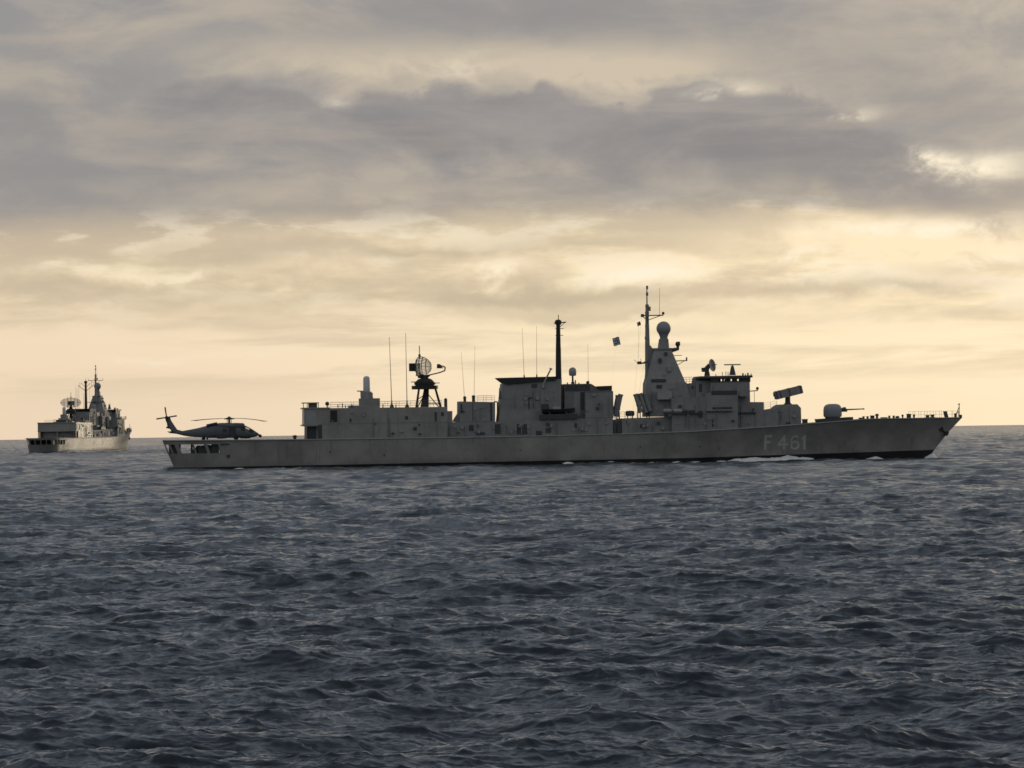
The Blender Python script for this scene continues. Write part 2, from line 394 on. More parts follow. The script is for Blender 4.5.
# ------------------------------------------------------------------ sea
def make_sea():
    rng = np.random.default_rng(11)
    g = 9.81
    def tile(L, N, lmin, lmax, seed, gain, wind=math.radians(-112), kp=2 * PI / 24.0):
        r = np.random.default_rng(seed)
        k1 = 2 * PI * np.fft.fftfreq(N, L / N)
        kx, ky = np.meshgrid(k1, k1, indexing='ij')
        k = np.hypot(kx, ky); k[0, 0] = 1e-6
        th = np.arctan2(ky, kx) - wind
        E = gain * 0.5 * 0.0082 * k ** -3 * np.exp(-1.25 * (kp / k) ** 2)
        D = (2 / PI) * np.cos(th) ** 2 * (np.cos(th) > 0) * 0.80 + 0.20 / (2 * PI)
        psi = E / k * D
        psi[(k < 2 * PI / lmax) | (k > 2 * PI / lmin)] = 0
        dk = 2 * PI / L
        a = np.sqrt(psi / 2) * dk * (r.normal(size=k.shape) + 1j * r.normal(size=k.shape))
        h = np.real(np.fft.ifft2(a)) * N * N * math.sqrt(2)
        dx = np.real(np.fft.ifft2(-1j * kx / k * a)) * N * N * math.sqrt(2)
        dy = np.real(np.fft.ifft2(-1j * ky / k * a)) * N * N * math.sqrt(2)
        return L, N, h, dx, dy
    tiles = [(tile(420.0, 512, 8.0, 90.0, 3, 0.9), 8.0), (tile(150.0, 1024, 1.6, 8.0, 4, 3.6), 12.0), (tile(41.0, 1024, 0.13, 1.6, 5, 5.5), 1.6)]
    def sample(T, x, y):
        L, N, *F_ = T
        fx = (x / L * N) % N; fy = (y / L * N) % N
        i0 = np.floor(fx).astype(np.int32) % N; j0 = np.floor(fy).astype(np.int32) % N
        i1 = (i0 + 1) % N; j1 = (j0 + 1) % N; a = fx - np.floor(fx); b = fy - np.floor(fy)
        return [A[i0, j0] * (1 - a) * (1 - b) + A[i1, j0] * a * (1 - b) + A[i0, j1] * (1 - a) * b + A[i1, j1] * a * b for A in F_]
    # rows: evenly spaced as seen, so that far water is not over-sampled
    offs = []
    y = 372.0
    while y > 5.0:
        offs.append(y)
        y -= 0.22 if y > 90 else (0.17 if y > 42 else (0.11 if y > 24 else 0.055))
    d = CAM_H * F / np.array(offs)
    near = np.geomspace(9.0, d[0] * 0.992, 90)
    far = np.geomspace(d[-1] * 1.05, 16000.0, 16)
    d = np.concatenate([near, d, far])
    fine = np.arange(-700, 701, 1.12) / F
    side = np.concatenate([np.linspace(700, 1400, 70)[1:] / F, np.geomspace(1400 / F, math.radians(75), 40)[1:]])
    az = np.concatenate([-side[::-1], fine, side])
    nr, nc = len(d), len(az)
    dd = np.repeat(d[:, None], nc, 1); aa = np.repeat(az[None, :], nr, 0)
    x = dd * np.sin(aa); y = dd * np.cos(aa)
    sp_d = np.gradient(d)[:, None]; sp_a = np.gradient(az)[None, :] * d[:, None]
    spc = np.maximum(sp_d, sp_a)
    z = np.zeros_like(x); ox = np.zeros_like(x); oy = np.zeros_like(x)
    rot = [0.0, 0.35, -0.5]
    for (T, lim), rt in zip(tiles, rot):
        wgt = np.clip(1.5 - spc / lim, 0, 1)
        cr_, sr_ = math.cos(rt), math.sin(rt)
        h, dx, dy = sample(T, cr_ * x + sr_ * y, -sr_ * x + cr_ * y)
        z += h * wgt
        ox += (cr_ * dx - sr_ * dy) * wgt; oy += (sr_ * dx + cr_ * dy) * wgt
    print('sea rms', z[100:900].std(), 'verts', nr * nc)
    z = z * 1.0 - (dd ** 2) / (2 * 6371000.0)
    x = x - ox * 1.05; y = y - oy * 1.05
    co = np.stack([x, y, z], -1).reshape(-1, 3).astype(np.float32)
    idx = np.arange(nr * nc, dtype=np.int32).reshape(nr, nc)
    q = np.stack([idx[:-1, :-1], idx[:-1, 1:], idx[1:, 1:], idx[1:, :-1]], -1).reshape(-1, 4)
    me = bpy.data.meshes.new('sea')
    me.vertices.add(len(co)); me.vertices.foreach_set('co', co.ravel())
    me.loops.add(q.size); me.loops.foreach_set('vertex_index', q.ravel())
    me.polygons.add(len(q)); me.polygons.foreach_set('loop_start', np.arange(0, q.size, 4, dtype=np.int32))
    me.polygons.foreach_set('loop_total', np.full(len(q), 4, dtype=np.int32))
    me.polygons.foreach_set('use_smooth', np.ones(len(q), dtype=bool))
    me.update(calc_edges=True); me.validate()
    m = bpy.data.materials.new('sea_water'); m.use_nodes = True
    t = NT(m.node_tree); b = t.n['Principled BSDF']
    tc = t.node('ShaderNodeTexCoord').outputs['Object']
    mp = t.node('ShaderNodeMapping'); mp.inputs['Rotation'].default_value = (0, 0, 0.35); mp.inputs['Scale'].default_value = (0.6, 1.0, 1.0); t.l.new(tc, mp.inputs[0])
    n1 = t.noise(mp.outputs[0], 2.4, 4, 0.55)
    n2 = t.noise(tc, 0.02, 3, 0.5)
    bp = t.node('ShaderNodeBump'); bp.inputs['Strength'].default_value = 0.5; bp.inputs['Distance'].default_value = 0.06
    n3 = t.noise(mp.outputs[0], 0.42, 3, 0.5)
    bp3 = t.node('ShaderNodeBump'); bp3.inputs['Strength'].default_value = 1.0; bp3.inputs['Distance'].default_value = 0.60
    t.l.new(n3, bp3.inputs['Height']); t.l.new(bp3.outputs[0], bp.inputs['Normal'])
    t.l.new(n1, bp.inputs['Height']); t.l.new(bp.outputs[0], b.inputs['Normal'])
    t.l.new(t.mix(t.smooth(n2, 0.35, 0.65), (0.010, 0.016, 0.026), (0.012, 0.020, 0.028)), b.inputs['Base Color'])
    t.put(b.inputs['Roughness'], t.smooth(t.noise(tc, 0.035, 3, 0.55), 0.35, 0.65, 0.11, 0.19)); b.inputs['IOR'].default_value = 1.333
    me.materials.append(m)
    o = bpy.data.objects.new('sea', me); C.objects.link(o)
    tag(o, 'dark blue grey choppy sea reaching the horizon', 'sea', kind='structure')
make_sea()

# ------------------------------------------------------------------ measuring aid: picture point -> metres on the ship
SHIP_POS = Vector((7.8, 800.0, -0.05)); SHIP_YAW = math.radians(4.0)
SM = Matrix.Translation(SHIP_POS) @ Matrix.Rotation(SHIP_YAW, 4, 'Z')
SMI = SM.inverted(); SO = SMI @ CAM
def P(px, py, y=0.0):
    d = fwd + cr * ((px - 512) / F) - cu * ((py - 384) / F)
    dl = SMI.to_3x3() @ d
    k = (y - SO.y) / dl.y
    p = SO + dl * k
    return p.x, p.z
def PX(px, y=0.0, py=425): return P(px, py, y)[0]
def PZ(px, py, y=0.0): return P(px, py, y)[1]
def P3(px, py, y=0.0):
    x, z = P(px, py, y); return (x, y, z)
def pbox(mb, px0, py0, px1, py1, y0, y1, mi=0):
    mx, my = (px0 + px1) / 2, (py0 + py1) / 2
    mb.box(PX(px0, y0, my), PX(px1, y0, my), y0, y1, PZ(mx, py1, y0), PZ(mx, py0, y0), mi)
def pprism(mb, pts, y0, y1, mi=0): mb.prism([P(a, b, y0) for a, b in pts], y0, y1, mi)

# ------------------------------------------------------------------ hull
SHEER = [(162, 440.6), (300, 439.6), (450, 437.6), (540, 436.0), (620, 434.0), (690, 431.6), (780, 426.0), (815, 423.2), (857, 420.0), (872, 418.8), (962, 417.4)]
_sx = [PX(a, -6.5, b) for a, b in SHEER]; _sz = [PZ(a, b, -6.5) for a, b in SHEER]
def deck_z(x): return float(np.interp(x, _sx, _sz))
XS_TOP, XB_TOP = PX(162, -4.5), PX(962, 0)
LVL = [-0.42, 0.0, 0.20, 0.36, 0.513, 0.70, 0.85, 1.0]
_stem = [(-0.42, PX(924, 0)), (0.0, PX(934.5, 0, 453)), (0.513, PX(947.5, 0, 436)), (1.0, PX(962.3, 0, 418))]
def stem_x(s): return float(np.interp(s, [a for a, _ in _stem], [b for _, b in _stem]))
XS_BOT = PX(174.0, -4.5, 464)
def stern_x(s): return XS_TOP + (XS_BOT - XS_TOP) * (1 - max(0, min(1, s)))
def half_beam(u, s):
    deck = np.interp(u, [0, 0.008, 0.018, 0.07, 0.16, 0.30, 0.60], [4.0, 4.75, 5.2, 6.1, 6.8, 7.1, 7.1])
    wl = np.interp(u, [0, 0.008, 0.018, 0.07, 0.16, 0.30, 0.50], [3.7, 4.4, 4.8, 5.7, 6.5, 6.9, 6.9])
    if u > 0.60: deck = 7.1 * max(0.0, 1 - ((u - 0.60) / 0.40) ** 2.3) + 0.06
    if u > 0.50: wl = 6.9 * max(0.0, 1 - ((u - 0.50) / 0.50) ** 1.75) + 0.04
    k = max(0.0, s) ** (1.0 + 0.7 * max(0, (u - 0.5) * 2))
    return float(wl + (deck - wl) * k) if s >= 0 else float(wl * (1 + 0.25 * s))
def boot_z(x): return float(np.interp(x, [-65, 20, 62], [0.42, 0.75, 1.45]))
def hull_pt(u, s):
    x = stern_x(s) + u * (stem_x(s) - stern_x(s))
    bz = boot_z(x)
    dz = deck_z(x)
    z = bz + s * (dz - bz) if s >= 0 else bz + s * 5.0
    return x, half_beam(u, s), z
def hull_y_at(x, z):
    """half beam of the hull side at a given x, z"""
    bz = boot_z(x); s = (z - bz) / (deck_z(x) - bz)
    u = (x - stern_x(s)) / (stem_x(s) - stern_x(s))
    return half_beam(u, s)

def u_of_px(px): return (PX(px, -5.5) - XS_TOP) / (XB_TOP - XS_TOP)
COLS_PX = [163.3, 166.3, 168.2, 172.3, 176.6, 184, 190.2, 192.0, 198, 202.4, 205.6, 216.4]
OPEN_ = [(163.3, 166.3), (168.2, 172.3), (176.6, 184), (184, 190.2), (192.0, 198), (198, 202.4), (205.6, 216.4)]

frigate = empty('frigate', SHIP_POS, SHIP_YAW)
tag(frigate, 'large grey frigate seen side on with faded white numbers on its bow', 'warship', 'two grey frigates under way')
m = MAT

def rail_run(*a):
    d = MB(); d.rail(*a); d.build('guard_rail', m['paint'], frigate)
SPLIT = {'pipe_run', 'junction_box', 'ventilation_grille', 'dark_plate', 'scuttle', 'roof_fitting', 'bulkhead_frame', 'seam_strip', 'intake_grille', 'ledge', 'launcher_cell', 'doorway', 'dark_infill', 'dark_backing',
         'stowage_locker', 'dark_band', 'plating_panel', 'mooring_winch', 'hangar_door'}
def islands(mb):
    par = list(range(len(mb.v)))
    def find(a):
        while par[a] != a: par[a] = par[par[a]]; a = par[a]
        return a
    for f in mb.f:
        for k in f[1:]: par[find(k)] = find(f[0])
    out = {}
    for f, mi in zip(mb.f, mb.mi): out.setdefault(find(f[0]), []).append((f, mi))
    for fs in out.values():
        n = MB(); mp = {}
        for f, mi in fs:
            for k in f:
                if k not in mp: mp[k] = len(n.v); n.v.append(mb.v[k])
            n.face([mp[k] for k in f], mi)
        yield n
def part(mb, name, mat, parent=None, smooth=False, loc=None):
    if name in SPLIT:
        for n in islands(mb): o = n.build(name, mat, parent or frigate, smooth, loc)
        return o
    return mb.build(name, mat, parent or frigate, smooth, loc)

def build_hull():
    mb = MB()
    us = [0.0] + [max(0.0012, u_of_px(p)) for p in COLS_PX]
    k = us[-1]
    us += list(np.linspace(k, 0.60, 20)[1:]) + list(np.linspace(0.60, 1.0, 34)[1:])
    us = sorted(us)
    opens = {(round(max(0.0012, u_of_px(a)), 5), round(max(0.0012, u_of_px(b)), 5)) for a, b in OPEN_}
    nL = len(LVL)
    grid = {}
    for side in (-1, 1):
        for i, u in enumerate(us):
            for j, s in enumerate(LVL):
                x, hb, z = hull_pt(u, s)
                grid[side, i, j] = len(mb.v); mb.v.append((x, side * hb, z))
    for side in (-1, 1):
        for i in range(len(us) - 1):
            op = (round(us[i], 5), round(us[i + 1], 5)) in opens
            for j in range(nL - 1):
                if op and 4 <= j < 6: continue
                mb.face((grid[side, i, j], grid[side, i + 1, j], grid[side, i + 1, j + 1], grid[side, i, j + 1]), 1 if j == 0 else 0)
    for i in range(len(us) - 1):         # weather deck
        mb.face((grid[-1, i, nL - 1], grid[-1, i + 1, nL - 1], grid[1, i + 1, nL - 1], grid[1, i, nL - 1]), 2)
    # transom with four openings
    yk = [-1, -0.86, -0.52, -0.44, -0.04, 0.04, 0.44, 0.52, 0.86, 1]
    tr = {}
    for a, f in enumerate(yk):
        for j in range(nL):
            if a == 0: tr[a, j] = grid[-1, 0, j]
            elif a == len(yk) - 1: tr[a, j] = grid[1, 0, j]
            else:
                x, hb, z = hull_pt(0, LVL[j]); tr[a, j] = len(mb.v); mb.v.append((x, f * hb, z))
    for a in range(len(yk) - 1):
        for j in range(nL - 1):
            if a in (1, 3, 5, 7) and 4 <= j < 6: continue
            mb.face((tr[a, j], tr[a + 1, j], tr[a + 1, j + 1], tr[a, j + 1]), 1 if j == 0 else 0)
    h = mb.build('hull', [m['hull'], m['boot'], m['deck']], frigate, smooth=True)
    # open quarterdeck: floor, overhead, inner bulkhead, pillars
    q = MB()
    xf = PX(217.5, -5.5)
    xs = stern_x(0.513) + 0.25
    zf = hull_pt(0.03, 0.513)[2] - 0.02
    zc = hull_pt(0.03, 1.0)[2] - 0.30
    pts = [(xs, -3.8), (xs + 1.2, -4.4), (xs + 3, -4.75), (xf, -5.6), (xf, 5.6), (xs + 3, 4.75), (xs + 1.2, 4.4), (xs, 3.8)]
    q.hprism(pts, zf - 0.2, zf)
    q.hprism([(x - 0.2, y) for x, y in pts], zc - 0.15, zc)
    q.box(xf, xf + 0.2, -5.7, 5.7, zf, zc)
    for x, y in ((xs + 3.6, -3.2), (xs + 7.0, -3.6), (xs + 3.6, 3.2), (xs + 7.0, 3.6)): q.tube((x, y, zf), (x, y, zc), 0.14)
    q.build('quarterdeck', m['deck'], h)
    w = MB()                               # mooring winch and gear in the open quarterdeck
    for cx, cy, r, ln in ((xs + 4.7, -2.6, 0.55, 1.6), (xs + 6.3, -0.5, 0.65, 2.2)):
        w.lathe(cx, 0, [(r * 0.5, cy - ln / 2), (r, cy - ln / 2 + 0.1), (r, cy - ln / 2 + 0.2), (r * 0.6, cy - ln / 2 + 0.25), (r * 0.6, cy + ln / 2 - 0.25), (r, cy + ln / 2 - 0.2), (r, cy + ln / 2)], 14, 0, 'Y', zf + 0.75)
        w.box(cx - 0.5, cx + 0.5, cy - ln / 2 - 0.2, cy + ln / 2 + 0.2, zf, zf + 0.35)
    sc = MB()  # dark boxes added behind the stern openings to darken them
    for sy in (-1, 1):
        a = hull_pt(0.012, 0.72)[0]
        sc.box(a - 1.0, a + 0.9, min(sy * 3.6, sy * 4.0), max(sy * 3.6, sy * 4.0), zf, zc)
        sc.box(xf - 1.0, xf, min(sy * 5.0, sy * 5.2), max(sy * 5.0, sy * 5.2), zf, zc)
    part(sc, 'dark_backing', m['dark'], h)
    w.build('mooring_winch', m['dark'], frigate)
    w = MB()
    w.box(xs + 3.4, xs + 4.4, -4.3, -3.4, zf, zf + 0.7); w.box(xs + 4.6, xs + 7.2, -4.6, -3.6, zf, zf + 1.05); w.box(xs + 5.0, xs + 6.6, -4.4, -3.8, zf + 1.05, zf + 1.3)
    w.build('stowage_locker', m['dark'], frigate)
    # rubbing strake along the deck edge
    r = MB()
    for side in (-1, 1):
        pp = []
        for u in np.linspace(0.001, 0.995, 90):
            x, hb, z = hull_pt(u, 1.0); pp.append((x, side * (hb + 0.03), z - 0.02))
        for a, b in zip(pp[:-1], pp[1:]): r.tube(a, b, 0.10, 0.10, 6)
    r.build('deck_edge_strake', m['light'], h, smooth=True)  # paler paint strengthens the line where the edge catches skylight
    # pennant number on both bows, laid on the flared plating
    SIX = [(0.86, 0.93), (0.55, 1.0), (0.22, 0.92), (0.04, 0.68), (0.0, 0.35), (0.08, 0.1), (0.32, 0.0), (0.66, 0.0), (0.92, 0.12), (0.96, 0.34), (0.82, 0.53), (0.5, 0.58), (0.2, 0.50), (0.04, 0.36)]
    letters = {
        'F': [((0, 0), (0, 1)), ((0, 1), (0.75, 1)), ((0, 0.52), (0.6, 0.52))],
        '4': [((0.66, 0), (0.66, 1)), ((0.66, 1), (0, 0.34)), ((0, 0.34), (1.0, 0.34))],
        '6': list(zip(SIX[:-1], SIX[1:])),
        '1': [((0.5, 0), (0.5, 1)), ((0.5, 1), (0.2, 0.8))],
    }
    place = [('F', 765.2, 772.6), ('4', 778.6, 787.4), ('6', 791.4, 799.2), ('1', 801.8, 808.2)]
    for side in (-1, 1):
        for ch, pa, pb in place:
            n = MB()
            if side < 0: xa, xb = PX(pa, -5, 442), PX(pb, -5, 442)
            else: xb, xa = PX(pa - 0, -5, 442), PX(pb, -5, 442)
            zb = PZ((pa + pb) / 2, 448.6, -5); zt = PZ((pa + pb) / 2, 436.2, -5)
            if side > 0:                    # reads from the other side too: mirror the order of the characters
                mid = PX(786.7, -5, 442); xa, xb = 2 * mid - PX(pa, -5, 442), 2 * mid - PX(pb, -5, 442)
            for (ax, az), (bx, bz) in letters[ch]:
                A = Vector((xa + (xb - xa) * ax, zb + (zt - zb) * az)); B = Vector((xa + (xb - xa) * bx, zb + (zt - zb) * bz))
                dr = (B - A).normalized(); nn = Vector((-dr.y, dr.x)) * (0.17 if ch == '6' else 0.20); e_ = 0.06 if ch == '6' else 0.17; A = A - dr * e_; B = B + dr * e_
                K = 6; b0 = len(n.v)
                for i in range(K + 1):
                    c = A.lerp(B, i / K)
                    for e in (c - nn, c + nn):
                        n.v.append((e.x, side * (hull_y_at(e.x, e.y) + 0.035), e.y))
                for i in range(K): n.face((b0 + 2 * i, b0 + 2 * i + 2, b0 + 2 * i + 3, b0 + 2 * i + 1))
            n.build('pennant_number', m['number'], h, fix=False)
    # anchors in their hawse
    for side in (-1, 1):
        a = MB()
        x, z = P(944.5, 431.5, -1.0); hy = side * (hull_y_at(x, z) + 0.12)
        a.tube((x - 0.5, hy, z + 0.45), (x + 0.35, hy, z - 0.35), 0.16, 0.16, 8)
        a.prism([(x - 0.10, z - 0.55), (x + 0.55, z - 0.75), (x + 0.85, z - 0.1), (x + 0.5, z + 0.05), (x + 0.45, z - 0.3), (x + 0.1, z - 0.25)], hy - 0.22, hy + 0.22)
        a.lathe(x - 0.5, 0, [(0.05, hy - 0.2), (0.4, hy - 0.2), (0.4, hy + 0.1), (0.05, hy + 0.1)], 12, 0, 'Y', z + 0.45)
        a.build('anchor', m['black'], frigate)
    # scuttles, fairlead, discharge marks near the stern and along the side
    s = MB()
    for px, py, w_, h_ in ((225, 444.3, 9.5, 1.6), (228.5, 456.3, 3.2, 3.0), (330, 452, 1.4, 1.4), (384, 455, 1.2, 2.0), (520, 450, 1.3, 1.3), (640, 447, 1.3, 1.3), (700, 446, 1.2, 1.8)):
        x, z = P(px, py, -6.3); yy = -(hull_y_at(x, z))
        s.box(x - w_ / 12.3, x + w_ / 12.3, yy - 0.03, yy + 0.2, z - h_ / 12.3, z + h_ / 12.3)
    part(s, 'scuttle', m['dark'], h)
    return h
build_hull()

# ------------------------------------------------------------------ superstructure
def hangar():
    b = MB()
    HW = 6.4
    pprism(b, [(322, 408.2), (447.5, 406.8), (447.5, 437.8), (322, 439.6)], -HW, HW)
    pprism(b, [(304.2, 408.2), (322, 408.2), (322, 426), (304.2, 426.4)], -HW + 0.02, HW - 0.02)     # overhang above the doors
    pprism(b, [(316.3, 426), (322, 426), (322, 439.6), (316.3, 439.6)], -HW + 0.8, HW - 0.8)
    for y in (-HW + 0.05, -0.2, HW - 0.45):
        pprism(b, [(304.4, 426.2), (307, 426.2), (307, 439.7), (304.4, 439.7)], y, y + 0.4)
    dk = MB(); pprism(dk, [(305.6, 426.1), (316.4, 426.1), (316.4, 439.7), (305.6, 439.8)], -HW + 0.9, -HW + 1.1); pprism(dk, [(305.6, 426.1), (316.4, 426.1), (316.4, 439.7), (305.6, 439.8)], HW - 1.1, HW - 0.9)  # dark panels added to fill and darken the gap under the overhang
    pprism(b, [(302.5, 407.6), (330, 407.4), (330, 408.6), (302.5, 408.9)], -HW - 0.15, HW + 0.15)
    pprism(b, [(302.4, 424.6), (305, 424.6), (305, 426), (302.4, 426)], -HW, HW)
    pprism(b, [(349, 405.4), (380, 405.2), (380, 407.5), (349, 407.8)], -3.0, 3.0)
    pprism(b, [(447.4, 411), (452.4, 411), (452.4, 422), (447.5, 422)], -4.8, 4.8)
    h = part(b, 'hangar', m['hull'])
    d = MB()
    for y0, y1 in ((-4.6, -0.4), (0.4, 4.6)): d.box(PX(316.1, -4, 432), PX(316.3, -4, 432), y0, y1, PZ(316, 439.4, -4), PZ(316, 426.6, -4))
    part(d, 'hangar_door', m['dark'], h)
    part(dk, 'dark_infill', m['dark'], h)
    d = MB(); pbox(d, 306, 410.2, 316, 425.2, -HW - 0.02, -HW + 0.1); part(d, 'side_panel', m['light'], h)
    d = MB(); pbox(d, 330.3, 410.3, 337.2, 422, -HW - 0.03, -HW + 0.3); part(d, 'louvre', m['black'], h)
    d = MB(); pbox(d, 318.6, 424.6, 322, 438.5, -HW - 0.05, -HW + 0.2); part(d, 'boat_locker', m['dark'], h)
    d = MB()
    for q in ((349.5, 418.5, 351.5, 422), (405, 416, 408, 419.5), (434.5, 412, 436.5, 421), (441, 412, 444, 416), (418.5, 424, 420, 426), (375, 423, 376.4, 424.4)): pbox(d, *q, -HW - 0.04, -HW + 0.2)
    part(d, 'ventilation_grille', m['dark'], h)
    d = MB()                                             # weld seams and a fender rail along the side
    for px in (345, 372, 398, 424): pbox(d, px, 409.5, px + 0.35, 438.5, -HW - 0.03, -HW)
    pbox(d, 322.5, 422.6, 447, 423.0, -HW - 0.05, -HW)
    part(d, 'seam_strip', m['paint'], h)
    d = MB()                                             # landing control cabin on the roof edge
    pbox(d, 308.8, 402.6, 317.2, 407.8, -3.0, 0.5)
    pbox(d, 302.2, 402.4, 319, 403.3, -4.4, 1.2)
    for px in (303.4, 307.2, 318.4): d.tube(P3(px, 408, -4.2), P3(px, 402.8, -4.2), 0.06)
    part(d, 'control_cabin', m['paint'])
    d = MB(); d.tube(P3(327.2, 407.6, -3), P3(327.2, 404, -3), 0.1); d.ball(P3(327.2, 403.7, -3), 0.34); part(d, 'signal_lamp', m['dark'], smooth=True)
    d = MB()
    z = PZ(400, 407.2, -5)
    rail_run([(PX(331, -5), -5.2, z - 0.1), (PX(445, -5), -5.2, z)], 1.05, 1.9)
    rail_run([(PX(331, -5), 5.2, z - 0.1), (PX(445, -5), 5.2, z)], 1.05, 1.9)
    # a few fittings on the roof
    d = MB()
    for px, h_ in ((338, 3.2), (342.5, 4.0), (345.5, 2.4), (352, 3.0), (383, 3.4), (396, 3.0)): pbox(d, px - 0.5, 407.6 - h_, px + 0.5, 407.7, -3.2, -2.9)
    pbox(d, 444.3, 398.8, 447.3, 407.5, -3.6, -3.0); pbox(d, 445.0, 398.0, 446.5, 399.0, -3.6, -3.0)
    part(d, 'roof_fitting', m['dark'])
hangar()

def ciws():
    b = MB()
    pbox(b, 359.5, 398.3, 380, 405.5, -1.7, 1.7)
    b2 = MB()
    y = 0
    x0, zb = P(366.8, 398.4, 0); zt = PZ(366.8, 391, 0)
    b2.frustum((x0 - 1.0, x0 + 1.0, -1.0, 1.0, zb), (x0 - 0.75, x0 + 0.75, -0.8, 0.8, zt - 0.1))
    b2.box(x0 - 1.0, x0 - 0.5, -1.05, 1.05, zb + 0.2, zb + 1.2); b2.box(x0 + 0.4, x0 + 0.95, -1.05, 1.05, zb + 0.1, zb + 0.9)
    b2.tube((x0 - 0.3, 0, zt - 0.05), (x0 - 1.6, 0, zt + 0.02), 0.11, 0.08)
    root = part(b2, 'close_in_gun', m['paint'])
    part(b, 'gun_pedestal', m['paint'], root)
    d = MB(); h = PZ(366.8, 376, 0)
    d.lathe(x0, 0, [(0.50, zt - 0.15), (0.56, zt), (0.55, h - 0.45), (0.48, h - 0.2), (0.30, h - 0.05), (0.05, h)], 18)
    part(d, 'gun_dome', m['white'], root, True)
ciws()

def whip(px0, py0, px1, py1, y, r=0.055, base=1.0):
    b = MB()
    A = Vector(P3(px0, py0, y)); B = Vector(P3(px1, py1, y))
    b.tube(A, B, r, r * 0.45, 6)
    b.tube(A - Vector((0, 0, 0.15)), A + Vector((0, 0, base)), 0.13, 0.10, 8)
    if base > 0.9: b.frustum((A.x - 0.4, A.x + 0.4, y - 0.4, y + 0.4, A.z - 0.3), (A.x - 0.2, A.x + 0.2, y - 0.2, y + 0.2, A.z + 0.35))
    part(b, 'whip_antenna', m['dark'])
for q in ((391.8, 406.5, 389.3, 337, -3.5, 0.075), (407.1, 406.5, 405.6, 333, -3.5, 0.075), (464.7, 401, 461.2, 352, 2.5, 0.035, 0.5), (474, 401, 474.9, 346, -2.5, 0.035, 0.5),
          (524.2, 378, 522.2, 328, 2.2, 0.04, 0.5), (536.8, 377.5, 536.5, 326, -2.2, 0.04, 0.5), (588.3, 384, 587.8, 344, 2.0, 0.03, 0.4)):
    whip(*q)

